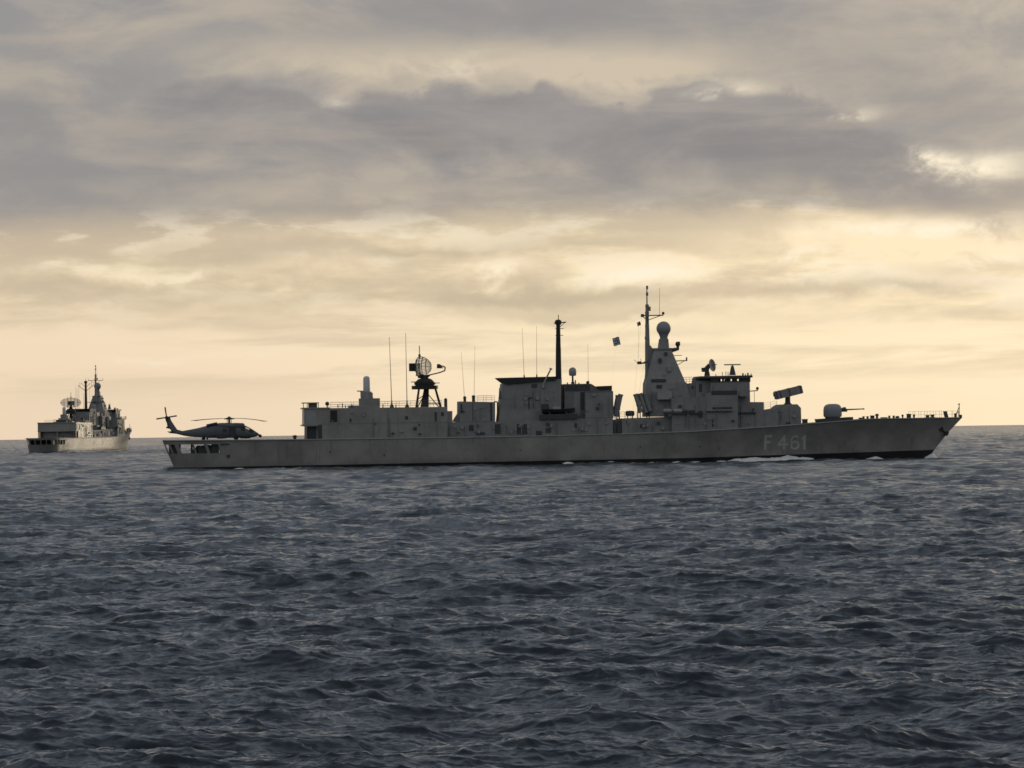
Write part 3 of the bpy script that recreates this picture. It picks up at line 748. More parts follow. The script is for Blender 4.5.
def air_search_radar():
    b = MB()
    # lattice pedestal
    z0 = PZ(425, 407, 0); z1 = PZ(425, 389, 0); xc = PX(425, 0, 398)
    for sx, sy in ((-1.35, -1.5), (2.4, -1.5), (-1.35, 1.5), (2.4, 1.5)):
        b.tube((xc + sx * 1.05, sy * 1.2, z0), (xc + sx * 0.72, sy * 0.8, z1), 0.11)
    b.tube((xc - 1.3, -1.7, z0), (xc + 0.4, 0, z1), 0.08); b.tube((xc + 2.3, 1.7, z0), (xc - 0.2, 0, z1), 0.08)
    b.frustum((xc - 0.75, xc + 0.55, -0.7, 0.7, z0), (xc - 0.15, xc + 0.65, -0.4, 0.4, z1))
    b.tube((xc - 1.2, -1.3, z0 + 1.3), (xc + 0.6, -1.0, z0 + 2.4), 0.07)
    b.tube((xc + 0.3, -1.7, z0 + 0.55), (xc + 2.5, -1.7, z0 + 0.5), 0.06)
    root = part(b, 'radar_tower', m['black'])
    p = MB()
    pts = [(math.cos(a) * 2.15, math.sin(a) * 2.15) for a in np.linspace(0, 2 * PI, 13)[:-1]]
    p.hprism([(xc + x, y) for x, y in pts], z1 - 0.05, z1 + 0.55)
    p.hprism([(xc + x * 0.8, y * 0.8) for x, y in pts], z1 + 0.7, z1 + 1.1)
    p.lathe(xc, 0, [(1.6, z1 + 0.5), (1.5, z1 + 1.2), (1.1, z1 + 1.6), (0.6, z1 + 1.75), (0.45, z1 + 2.2)], 14)
    p.tube((xc - 2.3, -0.8, z1 + 1.15), (xc - 1.0, -0.8, z1 + 1.2), 0.07); p.tube((xc + 1.2, -0.8, z1 + 0.9), (xc + 2.4, -0.9, z1 + 0.95), 0.06)
    part(p, 'radar_platform', m['black'], root)
    # turning antenna: parabolic reflector, counterweight box, feed horn on a boom
    zc = PZ(423, 366.5, 0); piv = (xc, 0, z1 + 2.2)
    W, H = 3.45, 1.65
    def T(x, y, z): return (x, y, z)
    r = MB()
    NY, NZ = 22, 25
    def rp(v, w, off=0.0):
        yy, zz = W * v, H * w * math.sqrt(max(0.0, 1 - 0.97 * v * v))
        return (xc - 0.95 + off + 0.075 * (yy * yy + 1.6 * zz * zz), yy, zc + zz)
    nface = 0
    base = len(r.v)
    for i in range(NY + 1):
        for j in range(NZ + 1):
            r.v.append(rp(-1 + 2 * i / NY, -1 + 2 * j / NZ))
    for i in range(NY + 1):
        for j in range(NZ + 1):
            r.v.append(rp(-1 + 2 * i / NY, -1 + 2 * j / NZ, -0.06))
    def id_(i, j, k=0): return base + k * (NY + 1) * (NZ + 1) + i * (NZ + 1) + j
    for i in range(NY):
        for j in range(0, NZ, 2):
            r.face((id_(i, j), id_(i + 1, j), id_(i + 1, j + 1), id_(i, j + 1)))
            r.face((id_(i, j, 1), id_(i, j + 1, 1), id_(i + 1, j + 1, 1), id_(i + 1, j, 1)))
    for i in range(NY):
        for j in (0, NZ): r.face((id_(i, j), id_(i, j, 1), id_(i + 1, j, 1), id_(i + 1, j)))
    refl = part(r, 'radar_reflector', m['light'], root, True, piv)
    k = MB()
    for v in (-0.66, -0.33, 0, 0.33, 0.66):
        k.path([tuple(np.array(rp(v, w)) + (-0.14, 0, 0)) for w in np.linspace(-0.95, 0.95, 7)], 0.07)
    k.path([tuple(np.array(rp(v, 0)) + (-0.14, 0, 0)) for v in np.linspace(-0.97, 0.97, 9)], 0.08)
    k.box(xc - 2.3, xc - 1.15, -1.1, 1.1, zc - 0.75, zc + 0.55)
    k.tube((xc - 1.0, -1.2, zc - 1.5), (xc - 1.1, 0, zc), 0.1); k.tube((xc - 1.0, 1.2, zc - 1.5), (xc - 1.1, 0, zc), 0.1)
    k.prism([(xc - 1.5, zc - 0.8), (xc - 1.0, zc - 1.9), (xc + 0.4, zc - 1.9), (xc + 0.9, zc - 1.45), (xc - 0.6, zc - 1.3), (xc - 1.1, zc - 0.5)], -0.35, 0.35)
    k.tube((xc, 0, piv[2] - 0.1), (xc, 0, zc - 1.7), 0.4)
    k.path([(xc + 0.3, 0, zc - 1.5), (xc + 2.6, 0, zc - 1.05), (xc + 3.5, 0, zc - 0.75), (xc + 3.6, 0, zc - 0.2), (xc + 3.2, 0, zc + 0.0), (xc + 2.6, 0, zc + 0.1)], 0.11)
    k.frustum((xc + 2.3, xc + 3.1, -0.45, 0.45, zc - 0.35), (xc + 2.3, xc + 2.6, -0.35, 0.35, zc + 0.35))
    k.tube((xc - 0.85, 0, zc + 1.4), (xc - 0.85, 0, zc + 3.4), 0.07)
    k.box(xc - 1.0, xc - 0.7, -0.15, 0.15, zc + 1.4, zc + 2.0)
    part(k, 'radar_frame', m['black'], refl, False, None)
    # frame is a child of the reflector: shift its vertices into the reflector's own space
    fr = refl.children[0]
    for v in fr.data.vertices: v.co -= Vector(piv)
    refl.rotation_euler = (0, 0, math.radians(-24))
    return refl
refl = air_search_radar()

def midships():
    b = MB()
    # 01 level, long low house between hangar and bridge
    pprism(b, [(447.6, 422), (499, 421.8), (564, 419.0), (613, 418.0), (613, 434.4), (540, 436.2), (447.6, 437.8)], -5.6, 5.6)
    pprism(b, [(622, 418.4), (672, 416.6), (672, 432.6), (622, 434.4)], -5.6, 5.6)
    pprism(b, [(612.5, 419.4), (622.5, 419.2), (622.5, 434.4), (612.5, 434.6)], -4.2, 4.2)
    h = part(b, 'lower_deckhouse', m['paint'])
    d = MB()
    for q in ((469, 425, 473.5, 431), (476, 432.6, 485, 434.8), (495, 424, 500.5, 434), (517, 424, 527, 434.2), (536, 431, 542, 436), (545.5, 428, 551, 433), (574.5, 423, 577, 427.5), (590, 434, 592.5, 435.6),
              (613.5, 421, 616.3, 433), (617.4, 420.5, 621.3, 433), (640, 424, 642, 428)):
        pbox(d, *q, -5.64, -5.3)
    part(d, 'dark_plate', m['dark'], h)  # raised dark plates, their colour standing in for shaded recesses
    d = MB()
    for q in ((474, 427.5, 484, 432), (502, 422.6, 503, 435), (530.4, 422, 531.2, 435), (585, 419, 585.4, 434), (597, 419, 597.4, 434), (605.5, 419, 605.9, 434), (628, 420, 628.5, 433.5), (634, 420, 634.4, 433.5), (646, 420, 646.4, 433.5), (655, 420, 655.4, 433.5)):
        pbox(d, *q, -5.68, -5.5)
    part(d, 'bulkhead_frame', m['paint'], h)
    # after deckhouse
    b = MB()
    pprism(b, [(459.6, 401.4), (495.2, 402), (495.2, 422), (459.6, 422.2)], -3.6, 3.6)
    pprism(b, [(454.2, 421.6), (459.8, 412.5), (459.8, 422)], -3.2, 3.2)
    h = part(b, 'after_deckhouse', m['paint'])
    d = MB(); pbox(d, 490.2, 402.6, 492.2, 421, -3.63, -3.3); pbox(d, 460.5, 404, 462.4, 413, -3.63, -3.3); part(d, 'dark_plate', m['dark'], h)
    d = MB(); pbox(d, 462, 421.6, 490, 422.9, -3.75, -3.0); pbox(d, 472.5, 403, 473, 421, -3.64, -3.5); part(d, 'ledge', m['dark'], h)
    for px, w, t0 in ((464.8, 1.6, 396.2), (473.6, 1.8, 395.2)):
        d = MB(); x, z = P(px, 401.8, -2.0); zt = PZ(px, t0, -2)
        d.lathe(x, -2.0, [(w / 6.13 * 0.9, z), (w / 6.13 * 0.9, zt - 0.35), (w / 6.13 * 1.05, zt - 0.3), (w / 6.13 * 0.9, zt - 0.05), (0.1, zt)], 10)
        part(d, 'ventilator', m['dark'], None, True)
    d = MB(); d.path([P3(497.4, 422, -3), P3(497.4, 402, -3), P3(494, 401.6, -3)], 0.12); part(d, 'davit', m['dark'])
    d = MB(); z = PZ(485, 401.8, -3)
    rail_run([(PX(478, -3.4), -3.4, z), (PX(495, -3.4), -3.4, z)], 1.0, 1.2); rail_run([(PX(478, -3.4), 3.4, z), (PX(495, -3.4), 3.4, z)], 1.0, 1.2)
midships()

def funnel():
    b = MB()
    HW = 3.3
    pprism(b, [(502.8, 383.6), (556, 379), (561.3, 379), (561.3, 420), (498.4, 421.8)], -HW, HW)
    pprism(b, [(539, 410.5), (564, 410), (564, 419.6), (539, 419.8)], -HW - 1.2, HW + 1.2)
    f = part(b, 'funnel', m['paint'])
    d = MB()
    pprism(d, [(497.4, 377.9), (556.2, 376.4), (556.2, 380.2), (506.3, 384.6)], -HW - 0.25, HW + 0.25)
    part(d, 'funnel_cap', m['black'], f)
    d = MB()
    for q in ((528.6, 397.2, 533.4, 399), (528.3, 398, 529.6, 409), (531.5, 384, 537, 388), (534.0, 389, 535.2, 394), (541, 404, 549, 410), (499.4, 391, 501, 399)): pbox(d, *q, -HW - 0.05, -HW + 0.2)
    part(d, 'intake_grille', m['dark'], f)
    d = MB()
    for px in (511, 524, 545): pbox(d, px, 384.5, px + 0.4, 419.5, -HW - 0.03, -HW)
    pbox(d, 502.6, 398.8, 528, 399.2, -HW - 0.03, -HW)
    d.path([P3(500.5, 399, -2), P3(499, 399, -2), P3(499.5, 388, -2)], 0.07)
    part(d, 'seam_strip', m['paint'], f)
    d = MB()
    d.tube(P3(543.2, 384.5, -3.5), P3(550.6, 369.4, -3.5), 0.16, 0.12); d.tube(P3(550.6, 369.4, -3.5), P3(551.2, 368.2, -3.5), 0.25)
    d.tube(P3(543.2, 388, -3.5), P3(543.2, 383.6, -3.5), 0.22)
    part(d, 'crane_boom', m['light'])
    # after mast
    d = MB()
    A = P3(558.6, 380, 0); B = P3(558.2, 322.5, 0)
    d.tube(P3(559.4, 419, -1), P3(558.7, 378, 0), 0.52, 0.50, 10)
    d.tube(A, P3(558.3, 350, 0), 0.50, 0.42, 12); d.tube(P3(558.3, 350, 0), B, 0.42, 0.33, 12)
    d.lathe(B[0], 0, [(0.35, B[2] - 0.4), (0.55, B[2] - 0.2), (0.55, B[2] + 0.25), (0.3, B[2] + 0.45), (0.08, B[2] + 0.5)], 12)
    d.tube((B[0] + 0.05, 0, B[2] + 0.4), (B[0] + 0.05, 0, B[2] + 1.25), 0.06)
    z = B[2]
    d.tube((B[0] - 0.7, 0, z - 0.1), (B[0] + 1.3, 0, z + 0.05), 0.09); d.tube((B[0] + 0.2, 0, z - 0.8), (B[0] + 1.1, 0, z), 0.05)
    d.tube((B[0] - 0.5, 0, z - 1.0), (B[0] + 0.9, 0, z - 1.0), 0.05); d.tube((B[0] - 0.5, 0, z - 2.1), (B[0] + 0.8, 0, z - 2.1), 0.05)
    mast = part(d, 'after_mast', m['black'])
    d = MB()                                   # V shaped aerials athwartships
    for s in (-1, 1):
        d.tube((B[0], 0, z - 3.0), (B[0], s * 2.8, z - 0.9), 0.08); d.tube((B[0], s * 0.2, z - 1.6), (B[0], s * 1.6, z - 0.2), 0.06)
        d.tube((B[0], s * 2.0, z - 1.5), (B[0], s * 2.0, z - 0.1), 0.05)
    part(d, 'yard', m['black'], mast)
    d = MB()
    for k in range(26):
        zz = PZ(559, 412, 0) + k * 0.42
        d.tube((PX(562, 0) - 0.05, -0.25, zz), (PX(562, 0) - 0.05, 0.25, zz), 0.03, n=4)
    for e in (-0.25, 0.25): d.tube((PX(562, 0) - 0.05, e, PZ(559, 413, 0)), (PX(562, 0) - 0.05, e, PZ(559, 412, 0) + 25 * 0.42), 0.04, n=4)
    part(d, 'ladder', m['dark'], mast)
funnel()

def block2():
    b = MB()
    pprism(b, [(564.6, 384), (590.8, 383.6), (597.2, 387.4), (597.2, 418.4), (564.6, 419.2)], -3.4, 3.4)
    pprism(b, [(585, 391.4), (613.2, 391.0), (613.6, 418.2), (585, 418.5)], -4.6, 4.6)
    pprism(b, [(597.2, 389), (612, 388.6), (612, 391.2), (597.2, 391.3)], -3.6, 3.6)
    h = part(b, 'midship_house', m['weathered'])
    d = MB(); pprism(d, [(597.4, 386.2), (612, 385.6), (612, 389), (599, 390)], -3.8, 3.8); part(d, 'roof_cap', m['black'], h)
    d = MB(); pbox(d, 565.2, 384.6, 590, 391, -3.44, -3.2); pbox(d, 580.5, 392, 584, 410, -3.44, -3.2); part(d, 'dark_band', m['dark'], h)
    d = MB(); pbox(d, 585.6, 393, 612.6, 417.5, -4.62, -4.55); pbox(d, 574, 392, 580, 416, -3.46, -3.2); pbox(d, 586.2, 405.6, 612, 406.0, -4.64, -4.5); pbox(d, 599, 392, 599.4, 417.6, -4.63, -4.5); part(d, 'plating_panel', m['paint'], h)
    d = MB()
    for px, hh in ((567.5, 1.6), (575.5, 4.0), (579, 1.4), (586.8, 2.2), (588.8, 3.0)): pbox(d, px - 0.5, 384 - hh, px + 0.5, 384.2, -2.4, -2.0)
    x, z = P(587.9, 382.4, -2); d.ball((x, -2, z), 0.26)
    part(d, 'roof_fitting', m['dark'])
    d = MB(); x, z = P(572.6, 371.6, -2.0); zb = PZ(572.6, 384, -2)
    d.lathe(x, -2.0, [(0.1, z - 0.72), (0.5, z - 0.68), (0.6, z - 0.5), (0.62, z + 0.1), (0.52, z + 0.45), (0.3, z + 0.64), (0.03, z + 0.70)], 16)
    dm = part(d, 'satellite_dome', m['light'], None, True)
    d = MB(); d.tube((x, -2, zb), (x, -2, z - 0.7), 0.16); d.box(x - 0.25, x + 0.25, -2.25, -1.75, zb, zb + 0.35); part(d, 'dome_post', m['dark'], dm)
    # boxed shelf beyond, boat cradle
    d = MB()
    pprism(d, [(540, 414.6), (577.5, 413.6), (577.5, 418.9), (540, 419.7)], -6.0, -3.6)
    part(d, 'boat_platform', m['dark'])
block2()

def missile_tubes(px_list, lean, y0, name='missile_launcher'):
    b = MB()
    for k, (pa, pya, pb, pyb) in enumerate(px_list):
        for yy in (0.0, 0.75):
            A = Vector(P3(pa, pya, y0)) + Vector((0, yy, 0)); B = Vector(P3(pb, pyb, y0)) + Vector((0, yy, 0))
            b.tube(A, B, 0.34, 0.34, 10)
            d = (B - A).normalized()
            b.tube(B - d * 0.25, B, 0.40, 0.40, 10); b.tube(A + d * 1.2, A + d * 1.4, 0.40, 0.40, 10); b.tube(A, A + d * 0.2, 0.40, 0.40, 10)
    o = part(b, name, m['paint'], None, True)
    s = MB()
    pa, pya, pb, pyb = px_list[0]; pe, pye, pf, pyf = px_list[-1]
    zdeck = PZ(pa, 417.6, y0)
    for q in ((pa, pya, pb, pyb), (pe, pye, pf, pyf)):
        for f in (0.15, 0.6):
            x, z = P(q[0] + (q[2] - q[0]) * f, q[1] + (q[3] - q[1]) * f, y0)
            s.tube((x, y0 + 0.4, zdeck - 0.2), (x, y0 + 0.4, z), 0.09); 
    part(s, 'launcher_frame', m['dark'], o)
missile_tubes([(614.6, 415.2, 618.2, 395.2), (616.4, 416.6, 621.0, 394.2)], 1, -3.2)
missile_tubes([(641.2, 412.6, 635.6, 394.0), (646.2, 412.6, 640.0, 393.4), (650.2, 411.0, 644.4, 393.4)], -1, -4.2)

def gap_gear():
    d = MB()
    z = PZ(628, 418.2, -4)
    rail_run([(PX(620, -5.8), -5.8, z), (PX(637, -5.8), -5.8, z)], 1.05, 0.9); rail_run([(PX(620, -5.8), 5.8, z), (PX(637, -5.8), 5.8, z)], 1.05, 0.9)
    d = MB(); x, zc = P(630, 413.4, -2)
    d.lathe(0, -2.0, [(0.25, x - 0.72), (0.42, x - 0.6), (0.46, x), (0.42, x + 0.6), (0.25, x + 0.72)], 12, 0, 'X', zc)
    for e in (-0.4, 0.4): d.box(x + e - 0.06, x + e + 0.06, -2.4, -1.6, z - 0.1, zc - 0.2)
    part(d, 'liferaft_canister', m['dark'], None, True)
gap_gear()

def main_tower():
    b = MB()
    HW = 3.0
    def fr(pxa, pxb, pya, pxc, pxd, pyb, hw0, hw1):
        za = PZ((pxa + pxb) / 2, pya, -hw0); zb = PZ((pxc + pxd) / 2, pyb, -hw1)
        b.frustum((PX(pxa, -hw0, pya), PX(pxb, -hw0, pya), -hw0, hw0, za), (PX(pxc, -hw1, pyb), PX(pxd, -hw1, pyb), -hw1, hw1, zb))
    fr(646.5, 685.6, 383, 654.2, 671.2, 349.5, 3.0, 1.3)           # pyramid
    fr(644.6, 652, 415, 646.5, 652, 374, 2.2, 1.4)                 # after edge
    fr(646.3, 694, 416.5, 646.5, 686.5, 382.6, 3.6, 3.1)
    b.hprism([(PX(653, -1.6, 348), -1.5), (PX(672.2, -1.6, 348), -1.5), (PX(672.2, -1.6, 348), 1.5), (PX(653, -1.6, 348), 1.5)], PZ(662, 349.6, -1.5), PZ(662, 348.0, -1.5))
    fr(658.6, 669.2, 348.4, 659.8, 668.4, 338.8, 0.9, 0.75)         # neck
    pprism(b, [(649, 344), (651.4, 346.6), (655, 352.5), (649, 380)], -0.35, 0.35)
    t = part(b, 'mast_tower', m['paint'])
    d = MB()
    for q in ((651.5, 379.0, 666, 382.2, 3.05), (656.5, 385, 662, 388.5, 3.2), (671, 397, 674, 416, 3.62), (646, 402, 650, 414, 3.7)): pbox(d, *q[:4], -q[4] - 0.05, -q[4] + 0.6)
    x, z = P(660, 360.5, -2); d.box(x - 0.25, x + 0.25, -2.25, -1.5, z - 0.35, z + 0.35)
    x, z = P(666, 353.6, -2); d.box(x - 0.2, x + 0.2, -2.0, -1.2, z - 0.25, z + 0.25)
    part(d, 'dark_plate', m['dark'], t)
    d = MB(); pbox(d, 657.5, 391.4, 672, 399.4, -4.3, -3.2); part(d, 'equipment_box', m['light'], t)
    d = MB(); x, z = P(669.2, 368.8, -2.4); d.box(x - 0.28, x + 0.28, -2.75, -2.2, z - 0.4, z + 0.35)
    x, z = P(664, 374, -2.4); d.tube((x, -2.5, z), (x, -2.8, z), 0.3); part(d, 'floodlight', m['light'], t)
    d = MB(); c = P3(663.6, 328.6, 0)
    d.ball(c, 1.19, 26); d.lathe(c[0], 0, [(0.62, c[2] - 1.75), (0.66, c[2] - 1.3), (0.85, c[2] - 0.85)], 18)
    part(d, 'radome', m['radome'], t, True)
    # side arm with small tracker
    d = MB()
    d.prism([P(670, 348.6, -0.5), P(675, 347.6, -0.5), P(679, 348.4, -0.5), P(679, 350.2, -0.5), P(672, 352.5, -0.5)], -0.5, 0.5)
    x, z = P(677.8, 345, 0); d.ball((x, 0, z + 0.15), 0.42, 12); d.tube((x, 0, z - 0.7), (x, 0, z), 0.24); d.box(x - 0.2, x + 0.35, -0.3, 0.3, z + 0.1, z + 0.55)
    part(d, 'tracker_arm', m['dark'], t)
    d = MB()
    d.tube(P3(673, 361, 0), P3(687, 360.6, 0), 0.08); d.tube(P3(686.6, 361, 0), P3(686.6, 357.2, 0), 0.13); d.tube(P3(676, 366, 0), P3(684, 361, 0), 0.05)
    d.tube(P3(672, 355.6, 0), P3(682, 355.4, 0), 0.05)
    part(d, 'yard', m['dark'], t)
    # pole mast
    d = MB()
    d.tube(P3(647.6, 390, 0), P3(647.4, 345, 0), 0.42, 0.40, 12); d.tube(P3(647.4, 345, 0), P3(647.0, 305, 0), 0.40, 0.25, 12)
    d.tube(P3(647.0, 305, 0), P3(646.8, 286, 0), 0.12, 0.08, 8)
    for py, r_ in ((294, 0.2), (287.4, 0.18), (306, 0.3), (313, 0.34), (326, 0.34), (338, 0.40)):
        x, z = P(647.1, py, 0); d.lathe(x, 0, [(r_ * 0.6, z - 0.3), (r_, z - 0.2), (r_, z + 0.2), (r_ * 0.6, z + 0.3)], 10)
    d.box(*[PX(648.4, 0, 309), PX(650.6, 0, 309)], -0.2, 0.2, PZ(649, 311, 0), PZ(649, 306.5, 0))
    mast = part(d, 'pole_mast', m['paint'], None, True)
    d = MB()
    d.tube(P3(641.6, 315.6, 0), P3(663.4, 315.2, 0), 0.09); d.tube(P3(649, 319.8, 0), P3(660.5, 315.6, 0), 0.06); d.tube(P3(645.2, 319, 0), P3(642.4, 315.8, 0), 0.06)
    c = P3(663.2, 313.2, 0); d.ball(c, 0.24, 10); d.tube(P3(662.8, 315.2, 0), c, 0.08)
    d.tube(P3(659.6, 315.2, 0), P3(659.5, 288, 0), 0.035, 0.02)
    x, z = P(641.8, 315.6, 0); d.box(x - 0.15, x + 0.35, -0.2, 0.2, z - 0.25, z + 0.25)
    z = PZ(647, 317, 0); x = PX(647, 0, 317)
    d.tube((x, -2.6, z), (x, 2.6, z), 0.08)
    for s in (-1, 1): d.tube((x, 0, z - 1.2), (x, s * 1.8, z), 0.05); d.tube((x, s * 2.5, z), (x, s * 2.5, z + 0.8), 0.05)
    part(d, 'yard', m['dark'], mast)
    d = MB()
    d.tube(P3(637.2, 363.4, 0), P3(646, 362.9, 0), 0.13); x, z = P(639.8, 363.2, 0); d.box(x - 0.35, x + 0.25, -0.3, 0.3, z - 0.18, z + 0.3)
    d.tube(P3(641, 363, 0), P3(640.8, 358.5, 0), 0.04); d.tube(P3(634, 359.6, 0), P3(637.5, 363, 0), 0.04)
    z = PZ(646, 363, 0); x = PX(646, 0, 363)
    d.tube((x, -3.2, z + 0.2), (x, 3.2, z + 0.2), 0.09)
    part(d, 'yard', m['dark'], mast)
    d = MB()
    d.path([P3(638.8, 363, 0.0), P3(638.2, 325, 0)], 0.012, 4); d.path([P3(641.6, 315.6, 0), P3(633, 410, -4)], 0.008, 4); d.path([P3(644, 363, 2), P3(636, 410, 3)], 0.008, 4)
    d.path([P3(641.6, 315.6, 0), P3(618.4, 331.5, 0), P3(611, 388, -1)], 0.004, 4)
    part(d, 'rigging_wire', m['dark'], mast)
main_tower()

def bridge():
    b = MB()
    pprism(b, [(672, 397.6), (706, 397.2), (738, 397.0), (738, 430.4), (672, 433.0)], -6.6, 6.6)
    pprism(b, [(706, 393), (738, 393), (738, 402), (706, 402)], -6.58, 6.58)
    pprism(b, [(738, 402), (763.8, 402), (764, 428.0), (738, 430.2)], -5.2, 5.2)
    pprism(b, [(763.8, 410.4), (778, 408.2), (778, 427), (763.8, 428)], -5.0, 5.0)
    h = part(b, 'forward_house', m['paint'])
    b = MB()
    pprism(b, [(684.5, 383.6), (697, 382.6), (697, 397.6), (684.5, 397.6)], -2.6, 2.6)
    pprism(b, [(696, 381), (710.5, 380.6), (710.5, 397.6), (696, 397.6)], -3.4, 3.4)
    pprism(b, [(710.5, 382.2), (749.8, 382.0), (750.2, 402.2), (710.5, 402.2)], -4.6, 4.6)
    br = part(b, 'bridge', m['paint'])
    # window band: mullions with gaps that let the sky through
    wz0 = PZ(732, 382.3, -4.6); wz1 = PZ(732, 377.6, -4.6)
    xa, xb = PX(710.8, -4.6, 380), PX(749.6, -4.6, 380)
    d = MB()
    d.box(xa, PX(719.5, -4.6, 380), -4.6, 4.6, wz0, wz1)
    n = 9; x0 = PX(719.5, -4.6, 380)
    for y in (-4.6, 4.45):
        for k in range(n + 1):
            x = x0 + (xb - x0) * k / n
            d.box(x - 0.14, x + 0.14, y, y + 0.15, wz0, wz1)
        d.box(x0, xb, y + 0.01, y + 0.14, wz1 - 0.16, wz1 - 0.001); d.box(x0, xb, y + 0.01, y + 0.14, wz0 + 0.001, wz0 + 0.22)
    for k in range(9):
        y = -4.5 + 9.0 * k / 8
        d.box(xb - 0.15, xb, y - 0.12, y + 0.12, wz0, wz1)
    for k, (x, w) in enumerate(((0.30, 0.5), (0.55, 0.35), (0.78, 0.3))):      # consoles inside
        d.box(x0 + (xb - x0) * x, x0 + (xb - x0) * x + w, -1.5, 1.5, wz0, wz0 + 0.55)
    part(d, 'window_frame', m['dark'], br)
    d = MB()
    pprism(d, [(699.6, 376.2), (752.4, 375.2), (752.8, 377.2), (749, 378.2), (699.6, 378.3)], -5.0, 5.0)
    d.box(PX(696, -3, 380), PX(710.5, -3, 380), -3.2, 3.2, PZ(700, 381.4, -3), PZ(700, 377.8, -3))
    part(d, 'bridge_roof', m['dark'], br)
    d = MB(); pbox(d, 711.5, 390.6, 737, 394.9, -6.62, -6.2); part(d, 'window', m['glass'], h)
    d = MB(); pbox(d, 712.2, 407.0, 732.2, 409.2, -6.63, -6.3); pbox(d, 712, 419.2, 713.6, 427, -6.63, -6.3); part(d, 'dark_plate', m['dark'], h)  # recess strip and door put on as dark plates in place of shade
    d = MB(); pbox(d, 706.4, 410.8, 732.5, 411.7, -6.95, -6.5); pbox(d, 738, 412.0, 756, 413.2, -5.7, -5.1); part(d, 'ledge', m['dark'], h)
    d = MB()
    for px in (684, 706.4, 720): pbox(d, px, 398.5, px + 0.4, 431.4, -6.64, -6.55)
    pbox(d, 674, 424, 705, 424.3, -6.64, -6.55)
    part(d, 'seam_strip', m['paint'], h)
    d = MB(); pbox(d, 684.8, 388.5, 686.8, 396, -2.64, -2.3); pbox(d, 691.5, 386, 693.6, 389, -2.64, -2.3); pbox(d, 699, 384, 702, 392, -3.44, -3.1); part(d, 'doorway', m['dark'], br)
    d = MB(); z = PZ(690, 383.2, -2.4)
    rail_run([(PX(684.5, -2.5), -2.5, z), (PX(696, -2.5), -2.5, z)], 1.0, 0.9); rail_run([(PX(684.5, -2.5), 2.5, z), (PX(696, -2.5), 2.5, z)], 1.0, 0.9)
    z = PZ(757, 402.2, -5); rail_run([(PX(764.5, -4.8), -4.8, z - 1.2), (PX(777, -4.8), -4.8, z - 0.9)], 1.05, 0.9)
    # bridge wings
    for s in (-1, 1):
        d = MB()
        y0, y1 = (-6.9, -4.5) if s < 0 else (4.5, 6.9)
        d.box(PX(739, -5), PX(747, -5), y0, y1, PZ(743, 396.4, -5), PZ(743, 395.4, -5)) 
        d.box(PX(739, -5), PX(747, -5), y0 if s < 0 else y1 - 0.1, y0 + 0.1 if s < 0 else y1, PZ(743, 395.4, -5), PZ(743, 389.5, -5))
        part(d, 'bridge_wing', m['paint'], br)
    # fire control director on the roof
    d = MB(); x, z = P(707.2, 376, 0)
    zr = PZ(705.6, 366.5, 0)
    d.lathe(x, 0, [(0.5, z), (0.42, z + 0.5), (0.34, z + 0.7), (0.34, z + 1.2)], 12)
    d.prism([(x - 0.85, z + 0.7), (x + 0.1, z + 0.6), (x + 0.5, z + 1.6), (x + 0.2, z + 2.0), (x - 0.4, z + 1.4), (x - 0.9, z + 1.35)], -0.55, 0.55)
    dr = part(d, 'director_pedestal', m['dark'])
    d = MB()
    n = 18; cx, cz = P(711.6, 365.4, 0)
    tl = Matrix.Rotation(math.radians(-12), 3, 'Y') @ Matrix.Rotation(math.radians(-32), 3, 'Z')
    rings = [(0.05, -0.32), (0.5, -0.22), (0.85, -0.02), (1.0, 0.12), (0.98, 0.20), (0.6, 0.08), (0.05, 0.0)]
    for r_, h_ in rings:
        for k in range(n):
            a = 2 * PI * k / n; p = tl @ Vector((h_, r_ * math.cos(a) * 1.1, r_ * math.sin(a) * 1.05)); d.v.append((cx + p.x, p.y, cz + p.z))
    for i in range(len(rings) - 1):
        for k in range(n): d.face((i * n + k, i * n + (k + 1) % n, (i + 1) * n + (k + 1) % n, (i + 1) * n + k))
    q0 = tl @ Vector((0.1, 0, 0)); q1 = tl @ Vector((0.95, 0, 0)); d.tube((cx + q0.x, q0.y, cz + q0.z), (cx + q1.x, q1.y, cz + q1.z), 0.07)
    part(d, 'director_dish', m['weathered'], dr, True)
    # navigation radar
    d = MB(); x, z = P(732.5, 375.2, -1.5); zt = PZ(732.5, 366, -1.5)
    d.frustum((x - 0.5, x + 0.5, -2.0, -1.0, z), (x - 0.2, x + 0.2, -1.7, -1.3, zt)); d.tube((x, -1.5, zt), (x, -1.5, zt + 0.25), 0.12)
    nr = part(d, 'navigation_radar', m['dark'])
    d = MB(); d.box(x - 1.35, x + 1.35, -1.62, -1.38, zt + 0.12, zt + 0.32); part(d, 'radar_bar', m['light'], nr)
    d = MB()
    for px, hh, w in ((722.5, 3.6, 0.4), (726.0, 4.2, 0.4), (728.2, 3.6, 0.5), (743.0, 2.4, 1.4), (748.0, 2.8, 1.4), (745.5, 1.6, 0.8), (716, 1.6, 0.6), (751.2, 2.0, 0.8)): pbox(d, px - w / 2, 375.6 - hh, px + w / 2, 375.9, -3.9, -3.6)
    part(d, 'roof_fitting', m['dark'])
    d = MB(); d.tube(P3(749, 391.2, -2), P3(757.6, 390.6, -2), 0.08); d.ball(P3(757.4, 388.4, -2), 0.25, 10); d.tube(P3(757.4, 390.8, -2), P3(757.4, 388.5, -2), 0.09)
    d.tube(P3(754.5, 402, -2), P3(754.2, 390.8, -2), 0.04)
    part(d, 'lamp_bracket', m['dark'])
